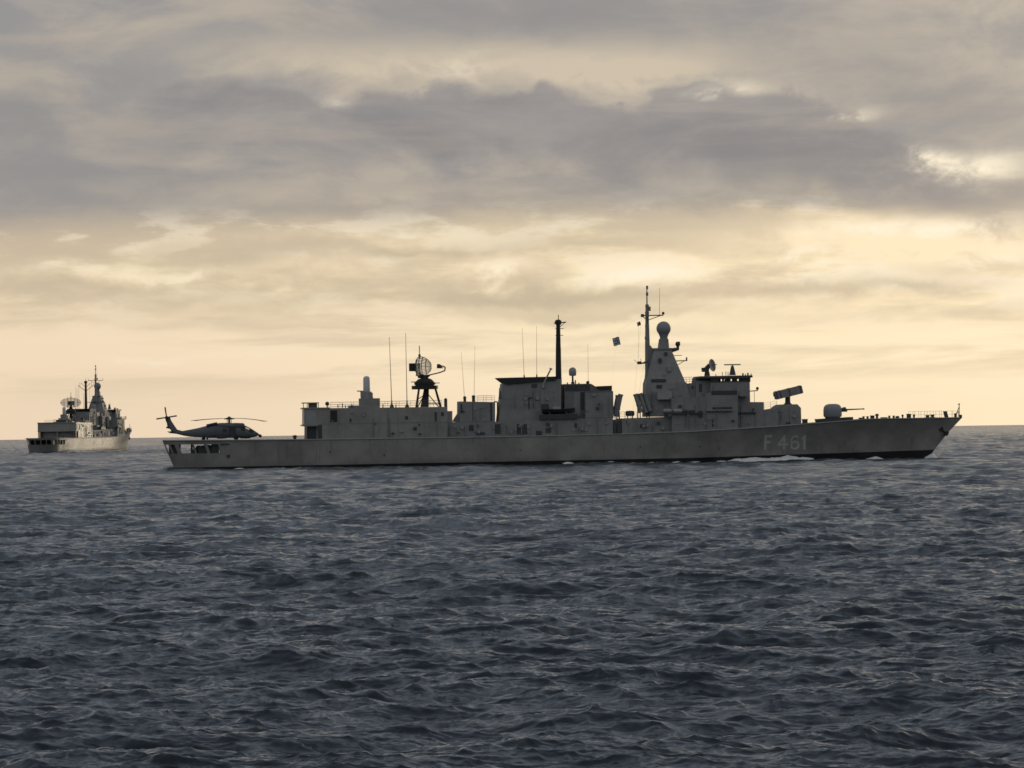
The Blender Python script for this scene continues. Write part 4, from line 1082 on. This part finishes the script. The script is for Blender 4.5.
    for px in (667.4, 677.8):
        d = MB(); x, z = P(px, 411.0, -6.9)
        d.lathe(0, -6.9, [(0.2, x - 0.72), (0.33, x - 0.6), (0.36, x), (0.33, x + 0.6), (0.2, x + 0.72)], 12, 0, 'X', z)
        part(d, 'liferaft_canister', m['light'], None, True)
    d = MB()
    pbox(d, 664.2, 412.6, 703, 414.0, -7.1, -6.0)
    pbox(d, 665, 414.0, 668, 417.5, -6.9, -6.1); pbox(d, 699, 410.6, 702.5, 417, -6.9, -6.5)
    part(d, 'raft_shelf', m['dark'])
    for q in ((684.5, 411.2), (692, 411.6)):
        d = MB(); x, z = P(q[0], q[1], -6.8); d.lathe(0, -6.8, [(0.2, x - 0.5), (0.3, x - 0.4), (0.3, x + 0.4), (0.2, x + 0.5)], 10, 0, 'X', z); part(d, 'liferaft_canister', m['dark'], None, True)
bridge()

def forecastle():
    # launcher deckhouse and the box launcher on top
    b = MB()
    pprism(b, [(777, 407.6), (782, 404.4), (797.4, 404.2), (801, 408), (801.4, 424.0), (777, 426.0)], -4.2, 4.2)
    pprism(b, [(764, 411), (777.2, 408.4), (777.2, 425.8), (764, 427)], -4.0, 4.0)
    h = part(b, 'launcher_house', m['paint'])
    d = MB(); pbox(d, 785.5, 422.2, 790.5, 424, -4.25, -4.0); pbox(d, 770, 414, 770.4, 426, -4.05, -3.9); pbox(d, 789, 408, 789.3, 423, -4.23, -4.1); part(d, 'dark_plate', m['dark'], h)
    d = MB()
    d.prism([P(a, c, -1.2) for a, c in ((774.6, 393.0), (775.6, 391.6), (801.0, 385.4), (801.8, 385.9), (803.4, 392.4), (802.6, 393.4), (777.6, 399.5), (776.6, 398.9))], -1.2, 1.2)
    ln = part(d, 'box_launcher', m['paint'])
    d = MB()
    for f in (0.0, 0.14, 0.5, 0.93):
        ax, ay = 775.6 + (801.0 - 775.6) * f, 391.6 + (385.4 - 391.6) * f
        d.prism([P(ax, ay - 0.3, -1.2), P(ax + 1.0, ay - 0.5, -1.2), P(ax + 2.9, ay + 7.6, -1.2), P(ax + 1.9, ay + 7.9, -1.2)], -1.28, 1.28)
    SPLIT.add('launcher_band'); part(d, 'launcher_band', m['dark'], ln)
    e = MB(); A = P(775.2, 392.9, -1.2); Bq = P(778, 399.2, -1.2)
    for r_ in range(2):
        for k in range(4):
            y0 = -1.1 + k * 0.56
            f = r_ * 0.5
            x0, z0 = A[0] + (Bq[0] - A[0]) * f, A[1] + (Bq[1] - A[1]) * f
            e.box(x0 - 0.06, x0 + 0.05, y0, y0 + 0.46, z0 - 0.52, z0 - 0.08)
    part(e, 'launcher_cell', m['black'], ln)
    e = MB(); x, z = P(787.8, 404.4, 0); zt = PZ(787.8, 395.5, 0)
    e.lathe(x, 0, [(0.75, z), (0.45, z + 0.25), (0.42, zt - 0.2), (0.6, zt)], 14); part(e, 'launcher_pedestal', m['dark'], ln, True)
    # gun
    zb = PZ(834, 417.0, -2); x = PX(833.8, -1.5, 411); zt = PZ(834, 403.8, -1.5)
    d = MB(); H = zt - zb; W = 1.52
    d.lathe(x, 0, [(W * 0.93, zb), (W, zb + H * 0.12), (W, zb + H * 0.55), (W * 0.93, zb + H * 0.78), (W * 0.72, zb + H * 0.94), (W * 0.4, zb + H * 0.995), (0.05, zb + H)], 28)
    g = part(d, 'gun_turret', m['radome'], None, True)
    d = MB(); zg = PZ(850, 409.6, 0)
    d.tube((x + 1.1, 0, zg - 0.02), (x + 2.3, 0, zg), 0.42, 0.22, 12); d.tube((x + 2.2, 0, zg), (x + 5.2, 0, zg + 0.08), 0.13, 0.09, 10); d.tube((x + 5.0, 0, zg + 0.075), (x + 5.25, 0, zg + 0.085), 0.12, 0.12, 10)
    d.box(x + 1.7, x + 2.4, -0.25, 0.25, zg - 0.35, zg - 0.05); d.box(x + 1.75, x + 2.15, -0.3, 0.3, zg + 0.12, zg + 0.42)
    part(d, 'gun_barrel', m['dark'], g)
    d = MB(); d.lathe(x, 0, [(2.3, deck_z(x) - 0.1), (2.3, deck_z(x) + 0.25), (1.3, deck_z(x) + 0.3), (1.25, zb + 0.02)], 24)
    pprism(d, [(818.6, 419.0), (853.2, 416.9), (853.2, 420), (857, 421), (820, 423.6)], -2.6, 2.6)
    part(d, 'gun_base', m['dark'], g)
    # deck fittings
    def fit(name, px, top, w, y, shape='box', mat='dark'):
        dd = MB(); xx = PX(px, y, 416); z0 = deck_z(xx) - 0.05; z1 = PZ(px, top, y); r_ = w / 12.26
        if shape == 'box': dd.box(xx - r_, xx + r_, y - r_, y + r_, z0, z1); dd.box(xx - r_ * 1.15, xx + r_ * 1.15, y - r_ * 1.15, y + r_ * 1.15, z1 - 0.12, z1 - 0.03)
        elif shape == 'mush': dd.lathe(xx, y, [(r_ * 0.6, z0), (r_ * 0.6, z1 - 0.35), (r_, z1 - 0.33), (r_ * 0.9, z1 - 0.1), (0.05, z1)], 12)
        elif shape == 'twin':
            for e in (-r_, r_): dd.lathe(xx + e, y, [(0.2, z0), (0.17, z1 - 0.1), (0.24, z1 - 0.08), (0.22, z1)], 10)
            dd.box(xx - r_ * 1.6, xx + r_ * 1.6, y - 0.3, y + 0.3, z0, z0 + 0.12)
        elif shape == 'capstan': dd.lathe(xx, y, [(r_, z0), (r_ * 0.9, z0 + 0.15), (r_ * 0.55, z0 + 0.3), (r_ * 0.6, z1 - 0.2), (r_ * 0.85, z1 - 0.12), (r_ * 0.8, z1)], 14)
        part(dd, name, m[mat], None, shape != 'box')
    fit('bollard', 865.5, 416.2, 4, -3.6, 'twin'); fit('deck_locker', 872.3, 415.4, 3.8, -2.6); fit('deck_ventilator', 877.0, 413.6, 4.0, -2.2, 'mush')
    fit('deck_locker', 884.0, 417.2, 6.0, -1.0); fit('bollard', 891.5, 415.6, 4.4, -3.0, 'twin'); fit('cable_reel', 897.4, 415.8, 4.4, -2.4, 'mush'); fit('deck_ventilator', 902.6, 414.4, 2.4, -2.0, 'mush')
    fit('deck_locker', 908.8, 413.8, 4.0, -1.6); fit('deck_ventilator', 914.0, 414.2, 2.6, -1.6, 'mush'); fit('capstan', 927.5, 415.0, 5.4, -0.8, 'capstan'); fit('capstan', 932.5, 414.6, 5.4, 0.8, 'capstan')
    fit('deck_locker', 804.8, 419.0, 5.0, -3.0); fit('deck_locker', 860.6, 417.6, 3.4, -1.0)
    dd = MB(); xx = PX(946, 0, 413); z0 = deck_z(xx); dd.prism([(xx - 0.2, z0 - 0.05), (xx + 0.4, z0 - 0.05), (xx + 0.1, z0 + 1.05), (xx - 0.45, z0 + 1.05)], -0.3, 0.3); part(dd, 'breakwater_post', m['dark'])
    dd = MB()
    dd.tube(P3(959.2, 417, 0), P3(959.2, 403, 0), 0.07); dd.tube(P3(955.2, 417, 0), P3(959, 407, 0), 0.06); dd.tube(P3(956, 413, 0), P3(959, 412, 0), 0.05); dd.tube(P3(957.5, 404.5, 0), P3(960, 404.2, 0), 0.05)
    xx = PX(955.5, 0, 415); dd.box(xx - 0.2, xx + 0.2, -0.2, 0.2, deck_z(xx), deck_z(xx) + 0.7); xx = PX(960.4, 0, 416); dd.box(xx - 0.2, xx + 0.25, -0.15, 0.15, deck_z(xx) - 0.1, deck_z(xx) + 0.45)
    part(dd, 'jackstaff', m['dark'])
    dd = MB()
    for s in (-1, 1):
        pts = []
        for u in np.linspace(0.935, 0.995, 9):
            a, hb, z = hull_pt(u, 1.0); pts.append((a, s * (hb - 0.08), z))
        rail_run(pts, 1.1, 2.1, 0.022, 2)
    dd = MB()                                     # stern nets, flat along the flight deck
    for s in (-1, 1):
        pts = [hull_pt(u, 1.0) for u in np.linspace(0.004, 0.165, 12)]
        for (a, ha, za), (c, hc, zc) in zip(pts[:-1], pts[1:]):
            dd.tube((a, s * (ha + 0.55), za - 0.1), (c, s * (hc + 0.55), zc - 0.1), 0.03, n=4); dd.tube((a, s * ha, za - 0.1), (a, s * (ha + 0.55), za - 0.1), 0.03, n=4)
    part(dd, 'safety_net', m['dark'])
    fit('deck_winch', 207.0, 436.2, 3.0, -4.6, 'mush'); fit('deck_ventilator', 294.5, 435.0, 5.0, -2.6, 'mush', 'rust')
forecastle()

def clutter():
    """pipes, boxes, doors and lockers bolted to the house sides"""
    R = random.Random(5)
    zones = [(448.5, 498, 423.5, 435.5, 5.6, 9), (500, 563, 421.5, 434.5, 5.6, 9), (565, 611, 420.5, 433, 5.6, 6), (624, 671, 420, 431.5, 5.6, 7), (508, 558, 386, 408, 3.3, 7),
             (462, 489, 404, 419, 3.6, 4), (586, 611, 394, 416, 4.6, 4), (675, 736, 399, 428, 6.6, 9), (740, 762, 404, 426, 5.2, 4), (712, 748, 384, 401, 4.6, 4), (650, 683, 386, 412, 3.5, 6), (326, 445, 411, 437, 6.4, 8), (779, 799, 409, 421, 4.2, 3)]
    d = MB(); p = MB(); q = MB()
    for xa, xb, ya, yb, hw, n in zones:
        for k in range(n):
            px = R.uniform(xa, xb - 3); py = R.uniform(ya, yb - 3); w = R.uniform(0.8, 3.2); h = R.uniform(0.8, 3.0); dep = R.uniform(0.06, 0.5)
            pbox(R.choice((d, q, q)), px, py, px + w, min(yb, py + h), -hw - dep, -hw + 0.1)
            if k % 2 == 0:
                px = R.uniform(xa, xb); z0 = PZ(px, yb, -hw); z1 = PZ(px, R.uniform(ya, ya + (yb - ya) * 0.5), -hw); x = PX(px, -hw, yb)
                p.tube((x, -hw - 0.09, z0), (x, -hw - 0.09, z1), R.uniform(0.05, 0.1), n=6)
    part(d, 'junction_box', m['dark']); part(q, 'junction_box', m['light']); part(p, 'pipe_run', m['paint'])
clutter()

# ------------------------------------------------------------------ boats, flags
def ship_boat(px0, px1, py, y, label, mat):
    xa, xb = PX(px0, y, py), PX(px1, y, py); xc = (xa + xb) / 2; z = PZ((px0 + px1) / 2, py, y)
    root = empty('ship_boat', SM @ Vector((xc, y, z)), SHIP_YAW); tag(root, label, 'boat')
    L = (xb - xa) / 2; b = MB()
    N = 12; rows = []
    for i in range(N + 1):
        t_ = -1 + 2 * i / N; w = 0.95 * (1 - max(0, t_) ** 3) * (0.85 if t_ < -0.9 else 1) + 0.03
        rows.append([(L * t_, -w, 0.75 + 0.2 * max(0, t_) ** 2), (L * t_, -w * 0.75, 0.25), (L * t_ * 0.95, 0, 0.0 + 0.3 * max(0, t_) ** 3), (L * t_, w * 0.75, 0.25), (L * t_, w, 0.75 + 0.2 * max(0, t_) ** 2)])
    for r_ in rows: b.v += r_
    for i in range(N):
        for j in range(4): b.face((i * 5 + j, i * 5 + j + 1, i * 5 + 6 + j, i * 5 + 5 + j))
        b.face((i * 5, i * 5 + 5, i * 5 + 9, i * 5 + 4))
    b.face([0, 1, 2, 3, 4]); b.face([N * 5 + k for k in range(5)])
    b.build('boat_hull', m[mat], root, True)
    c = MB(); c.frustum((-L * 0.35, L * 0.15, -0.5, 0.5, 0.70), (-L * 0.3, L * 0.05, -0.4, 0.4, 1.2)); c.build('canopy', m['light'], root)
    e = MB()
    for x in (-L * 0.55, L * 0.45): e.box(x - 0.1, x + 0.1, -0.8, 0.8, -0.15, 0.28)
    e.build('cradle', m['dark'], root)
ship_boat(542, 575, 413.7, -4.9, 'dark boat stowed on the side shelf below the thick black mast', 'black')
def flag(name, px, py, w, h, label, national):
    o = SM @ Vector(P3(px, py, 0))
    NX, NY = 18, 9; b = MB()
    for j in range(NY + 1):
        for i in range(NX + 1):
            f, g_ = i / NX, j / NY
            b.v.append((-w * f * 0.9 + 0.22 * g_ * w, 0.14 * math.sin(f * 6 + g_ * 2) * f, -h * g_ - 0.16 * f * h + 0.05 * math.sin(f * 6)))
    for j in range(NY):
        for i in range(NX):
            a = j * (NX + 1) + i
            if national:
                if j < 5 and i < 8: mi = 1 if (j == 2 or i in (3, 4)) else 0
                else: mi = 0 if j % 3 == 0 else 1
            else: mi = 0 if i < 9 else (1 if i < 13 else 0)
            b.face((a, a + 1, a + NX + 2, a + NX + 1), mi)
    ob = b.build(name, [m['blue'], m['cloth']] if national else [m['red'], m['cloth']], None, True, fix=False)
    md = ob.modifiers.new('thickness', 'SOLIDIFY'); md.thickness = 0.01
    ob.location = o; ob.rotation_euler = (0, 0, SHIP_YAW)
    tag(ob, label, 'flag')
flag('national_flag', 619.0, 336.8, 1.25, 1.3, 'blue and white striped flag with a cross flying between the two masts', True)
flag('signal_flag', 640.2, 321.6, 0.62, 0.62, 'small dark red flag on a halyard just behind the tall pole mast', False)

# ------------------------------------------------------------------ helicopter
def helicopter():
    zd = PZ(225, 440.4, -1.0)
    ox = PX(229, -0.5, 430)
    root = empty('helicopter', SM @ Vector((ox, 0, zd)), SHIP_YAW)
    tag(root, 'dark grey twin engine naval helicopter with four drooping blades parked on the flight deck', 'helicopter')
    def H(px, py): # metres relative to rotor axis / deck
        x, z = P(px, py, 0); return x - ox, z - zd
    # fuselage sections: px, top, bottom, half width
    secs = [(258.8, 433.6, 435.2, 0.15), (256.5, 432.0, 436.3, 0.55), (253.5, 430.0, 437.2, 0.85), (249.5, 427.6, 437.6, 1.02), (245.5, 425.6, 437.8, 1.10), (241, 424.3, 438.0, 1.14), (236, 423.4, 438.0, 1.16), (229, 422.8, 438.0, 1.16), (221, 422.9, 438.0, 1.16),
            (215, 423.4, 438.0, 1.14), (210, 424.6, 438.0, 1.05), (205, 426.2, 437.6, 0.9), (198, 428.0, 437.2, 0.66), (190, 429.6, 436.8, 0.50), (183, 430.8, 435.6, 0.40), (177, 431.4, 434.0, 0.30), (172, 431.8, 433.4, 0.2), (168.6, 432.3, 433.0, 0.1)]
    b = MB(); n = 16
    for px, t_, bo, hw in secs:
        x, zt = H(px, t_); _, zb = H(px, bo); zc = (zt + zb) / 2; hh = (zt - zb) / 2
        for k in range(n):
            a = 2 * PI * k / n; ca, sa = math.cos(a), math.sin(a)
            e = 0.65
            y = hw * math.copysign(abs(ca) ** e, ca); z = zc + hh * math.copysign(abs(sa) ** e, sa)
            if px > 200 and sa > 0.3: y *= 1 - 0.30 * (sa - 0.3)
            b.v.append((x, y, z))
    for i in range(len(secs) - 1):
        for k in range(n):
            if i == 3 and k in (1, 6): continue            # side windows of the cockpit
            b.face((i * n + k, i * n + (k + 1) % n, (i + 1) * n + (k + 1) % n, (i + 1) * n + k))
    b.face(list(range(n))); b.face([(len(secs) - 1) * n + k for k in range(n)])
    fus = b.build('fuselage', m['heli'], root, True)
    # engine nacelles
    for s in (-1, 1):
        e = MB(); prof = [(H(238.5, 0)[0], 0.22), (H(237, 0)[0], 0.40), (H(230, 0)[0], 0.45), (H(219, 0)[0], 0.42), (H(214, 0)[0], 0.33), (H(211.5, 0)[0], 0.25)]
        zc = H(226, 425.8)[1]
        e.lathe(0, s * 0.78, [(r_, x) for x, r_ in prof], 12, 0, 'X', zc); e.build('engine_nacelle', m['heli'], root, True)
        e = MB(); x0, z0 = H(217.2, 423.8); x1, z1 = H(206.5, 425.6)
        e.tube((x0, s * 0.75, z0), (x1, s * 0.75, z1), 0.30, 0.22, 10); e.build('exhaust_duct', m['heli_dark'], root, True)
        # windscreen, cockpit door window, cabin door, small window
        g_ = MB()
        pts = [H(254.2, 430.8), H(250, 428.4), H(248.6, 431.4), H(252.0, 432.2)]
        g_.prism(pts, s * 0.86, s * 1.035); g_.build('windscreen', m['glass'], fus)
        g_ = MB(); ka = 1 if s > 0 else 6
        g_.v += [b.v[3 * n + ka], b.v[3 * n + ka + 1], b.v[4 * n + ka + 1], b.v[4 * n + ka]]; g_.face((0, 1, 2, 3)); g_.build('cockpit_window', m['clear'], fus, fix=False)
        g_ = MB(); pts = [H(244.6, 426.8), H(241.2, 426.0), H(240.8, 431.2), H(244.4, 431.4)]
        g_.prism(pts, s * 0.9, s * 1.125); g_.build('cockpit_door_window', m['glass'], fus)
        g_ = MB(); pts = [H(228.6, 426.6), H(235.6, 426.6), H(235.6, 437.2), H(228.6, 437.2)]
        g_.prism(pts, s * 1.0, s * 1.185); g_.build('cabin_door', m['heli_dark'], fus)
        g_ = MB(); pts = [H(222.8, 428.8), H(227, 428.8), H(227, 432), H(222.8, 432)]
        g_.prism(pts, s * 1.0, s * 1.18); g_.build('cabin_window', m['glass'], fus)
        g_ = MB(); x0, z0 = H(215.6, 437.6); x1, z1 = H(228, 437.2)
        g_.lathe(0, s * 1.25, [(0.08, x0), (0.24, x0 + 0.4), (0.26, (x0 + x1) / 2), (0.22, x1 - 0.3), (0.06, x1)], 10, 0, 'X', z0 + 0.05); g_.build('sponson', m['heli_dark'], root, True)
        w = MB(); x, _ = H(236, 436)
        w.lathe(x, 0, [(0.12, s * 1.22), (0.33, s * 1.24), (0.36, s * 1.36), (0.33, s * 1.48), (0.12, s * 1.5)], 16, 0, 'Y', 0.36); wh = w.build('wheel', m['tyre'], root, True)
        w = MB(); w.tube((x, s * 1.2, 0.36), (x - 0.5, s * 0.95, 0.95), 0.10); w.tube((x, s * 1.2, 0.4), (x + 0.15, s * 1.02, 1.2), 0.09); w.build('strut', m['heli_dark'], wh)
        st = MB(); x, z = H(170.5, 431.8)
        st.prism([(x - 0.5, z - 0.05), (x + 0.5, z), (x + 0.5, z + 0.12), (x - 0.5, z + 0.06)], min(s * 0.1, s * 2.1), max(s * 0.1, s * 2.1)); st.build('stabilator', m['heli_dark'], root)
    t = MB(); x, _ = H(203.5, 436); t.lathe(x, 0, [(0.08, -0.12), (0.27, -0.1), (0.3, 0), (0.27, 0.1), (0.08, 0.12)], 14, 0, 'Y', 0.30); w = t.build('wheel', m['tyre'], root, True)
    t = MB(); t.tube((x, 0.16, 0.3), (x + 0.2, 0.05, 1.0), 0.08); t.build('strut', m['heli_dark'], w)
    # nose sensor turret, search radar under the nose
    t = MB(); x, z = H(260.2, 435.9); t.ball((x, 0, z), 0.27, 14); t.tube((x - 0.5, 0, z + 0.25), (x, 0, z + 0.05), 0.16); t.build('sensor_turret', m['heli_dark'], root, True)
    t = MB(); x, z = H(245.5, 438.0); t.lathe(x, 0, [(0.85, z + 0.35), (0.9, z + 0.15), (0.8, z - 0.05), (0.1, z - 0.1)], 18); t.build('radar_pod', m['heli_dark'], root, True)
    # fin
    t = MB(); t.prism([H(184, 431.4), H(177.2, 429.6), H(171.4, 421.0), H(169.8, 416.6), H(164.6, 417.0), H(166, 421.5), H(169.0, 428.0), H(173, 433.4)], -0.16, 0.16); t.build('tail_fin', m['heli'], root)
    t = MB(); t.tube((H(166.4, 427.4)[0], -0.3, H(166.4, 427.4)[1]), (H(171, 428.2)[0], 0, H(171, 428.2)[1]), 0.14); t.build('tail_light', m['heli_dark'], root)
    x, z = H(166.6, 417.4); cy = -0.32
    t = MB(); t.lathe(x, 0, [(0.1, cy - 0.14), (0.26, cy - 0.1), (0.26, cy + 0.2), (0.1, cy + 0.25)], 12, 0, 'Y', z); tr = t.build('tail_rotor', m['heli_dark'], root)
    for k in range(4):
        a = math.radians(8 + 90 * k); dv = Vector((math.cos(a), 0, math.sin(a))); pv = Vector((-math.sin(a), 0, math.cos(a))); c = Vector((x, cy, z))
        t = MB(); q = [c + dv * 0.2 - pv * 0.10, c + dv * 1.68 - pv * 0.12, c + dv * 1.68 + pv * 0.12, c + dv * 0.2 + pv * 0.10]
        t.prism([(v.x, v.z) for v in q], cy - 0.03, cy + 0.03); t.build('tail_rotor_blade', m['heli_dark'], tr)
    # main rotor
    x, zh = H(229.2, 418.6); zf = H(229.2, 423)[1]
    t = MB(); t.tube((x, 0, zf - 0.2), (x, 0, zh), 0.20, 0.17, 12); t.tube((x - 0.35, 0, zf), (x - 0.3, 0, zh - 0.1), 0.05); t.tube((x + 0.35, 0, zf), (x + 0.3, 0, zh - 0.1), 0.05); t.build('rotor_shaft', m['heli_dark'], root)
    t = MB(); t.lathe(x, 0, [(0.25, zh - 0.15), (0.5, zh - 0.1), (0.45, zh + 0.12), (0.22, zh + 0.22), (0.20, zh + 0.32), (0.03, zh + 0.36)], 14)
    for k in range(4):
        a = math.radians(44 + 90 * k); t.tube((x + 0.2 * math.cos(a), 0.2 * math.sin(a), zh), (x + 1.05 * math.cos(a), 1.05 * math.sin(a), zh - 0.03), 0.14, 0.10)
    hub = t.build('rotor_hub', m['heli_dark'], root, True)
    for k in range(4):
        a = math.radians(44 + 90 * k); dv = Vector((math.cos(a), math.sin(a), 0)); pv = Vector((-math.sin(a), math.cos(a), 0))
        t = MB(); N = 10; b0 = 0
        droop = 0.55 if math.cos(a) > 0 else 0.28
        for i in range(N + 1):
            f = i / N; r_ = 0.9 + 7.25 * f; z = zh - droop * f ** 2.0 + (0.02 if f else 0)
            sw = 0.12 * max(0, f - 0.93) / 0.07
            for e, dz in ((-0.26, -0.03), (0.27, -0.01), (0.27, 0.03), (-0.26, 0.05)):
                p = Vector((x, 0, z + dz)) + dv * r_ + pv * (e - sw * 2); t.v.append(tuple(p))
        for i in range(N):
            for j in range(4): t.face((4 * i + j, 4 * i + (j + 1) % 4, 4 * i + 4 + (j + 1) % 4, 4 * i + 4 + j))
        t.face((0, 1, 2, 3)); t.face((4 * N, 4 * N + 1, 4 * N + 2, 4 * N + 3))
        t.build('rotor_blade', m['heli_dark'], hub)
helicopter()

# ------------------------------------------------------------------ second frigate, stern on
FAR_D = 1570.0
faz = (82 - 512) / F
far_yaw = math.radians(81.8)
L_aft = -XS_TOP
fx = FAR_D * math.tan((41 - 512) / F)
far = copy_tree(frigate, None, ('pennant_number',))
far.location = (fx + L_aft * math.cos(far_yaw), FAR_D + L_aft * math.sin(far_yaw), -0.25)
far.rotation_euler = (0, 0, far_yaw)
tag(far, 'small distant grey frigate seen from its stern quarter near the left edge', 'warship', 'two grey frigates under way')
for ch in far.children_recursive:
    if ch.name.startswith('radar_reflector'): ch.rotation_euler = (0, 0, math.radians(188))

# ------------------------------------------------------------------ foam
def foam_mat():
    mt = bpy.data.materials.new('white_foam'); mt.use_nodes = True
    t = NT(mt.node_tree); b = t.n['Principled BSDF']
    tc = t.node('ShaderNodeTexCoord').outputs['Object']
    n = t.noise(tc, 2.4, 6, 0.65)
    t.l.new(t.mix(t.smooth(n, 0.32, 0.6), (0.70, 0.72, 0.74), (0.93, 0.93, 0.93)), b.inputs['Base Color'])
    b.inputs['Roughness'].default_value = 0.7
    bp = t.node('ShaderNodeBump'); bp.inputs['Strength'].default_value = 0.3; bp.inputs['Distance'].default_value = 0.2
    t.l.new(n, bp.inputs['Height']); t.l.new(bp.outputs[0], b.inputs['Normal'])
    return mt
FOAM = foam_mat()
from mathutils import noise as mnoise
def foam_ridge(mat_w, xa, xb, hfun, off, width, seed, label, base=-0.35, dx=0.16):
    """a breaking ridge of white water lying along the hull"""
    b = MB(); n = max(4, int((xb - xa) / dx)); K = 10
    for i in range(n + 1):
        f = i / n; x = xa + (xb - xa) * f
        hb = half_beam(min(0.999, max(0, (x - XS_BOT) / (stem_x(0) - XS_BOT))), 0.02)
        h = hfun(f)
        for k in range(K + 1):
            g_ = k / K
            nz = mnoise.fractal(Vector((x * 0.42 + seed, g_ * 2.0, seed)), 0.9, 2.1, 4)
            z = base + (h - base) * (math.sin(PI * min(1, g_ * 1.25 + 0.0) ** 0.8) ** 0.7 if g_ < 0.8 else 0) * (1 + 0.30 * nz)
            y = -(hb + off - 0.6 + width * g_ + 0.25 * nz)
            b.v.append((x, y, z if 0 < k < K else base - 0.3))
    for i in range(n):
        for k in range(K): b.face((i * (K + 1) + k, i * (K + 1) + k + 1, (i + 1) * (K + 1) + k + 1, (i + 1) * (K + 1) + k))
    o = b.build('foam', FOAM, None, True, fix=False)
    o.matrix_world = mat_w
    tag(o, label, 'foam', kind='stuff')
def bump(f, pk=0.65): return (f / pk) ** 0.8 if f < pk else max(0.0, (1 - f) / (1 - pk)) ** 0.7
foam_ridge(SM, PX(727, -7, 459), PX(816, -6, 459), lambda f: 0.08 + 0.68 * bump(f, 0.72) ** 0.5, 0.5, 3.2, 3.1, 'long white breaking bow wave under the white bow numbers')
foam_ridge(SM, PX(866, -4, 459), PX(886, -4, 459), lambda f: 0.05 + 0.40 * bump(f, 0.5), 0.6, 2.0, 9.4, 'short white foam patch beside the dark band below the forecastle')
foam_ridge(SM, PX(925, -1, 459), PX(938, -1, 459), lambda f: 0.2 + 1.0 * bump(f, 0.7), -0.2, 2.2, 5.4, 'white water thrown up at the sharp stem of the large frigate')
foam_ridge(SM, PX(560, -7, 463), PX(727, -7, 461), lambda f: 0.12 + 0.22 * math.sin(f * 37) * math.sin(f * 11 + 1), 0.5, 1.6, 15.4, 'thin broken foam line along the waterline between the funnel and the bow wave')
foam_ridge(SM, PX(190, -6, 467), PX(330, -7, 466), lambda f: 0.0 + 0.2 * math.sin(f * 31) * math.sin(f * 9 + 1), 0.5, 1.6, 35.4, 'thin broken foam line along the waterline below the hangar and helicopter')
foam_ridge(Matrix.Translation(far.location) @ Matrix.Rotation(far_yaw, 4, 'Z'), -62, -20, lambda f: -0.1 + 0.65 * bump(f, 0.3), 0.4, 3.0, 25.4, 'foam along the waterline of the small distant frigate', dx=0.5)
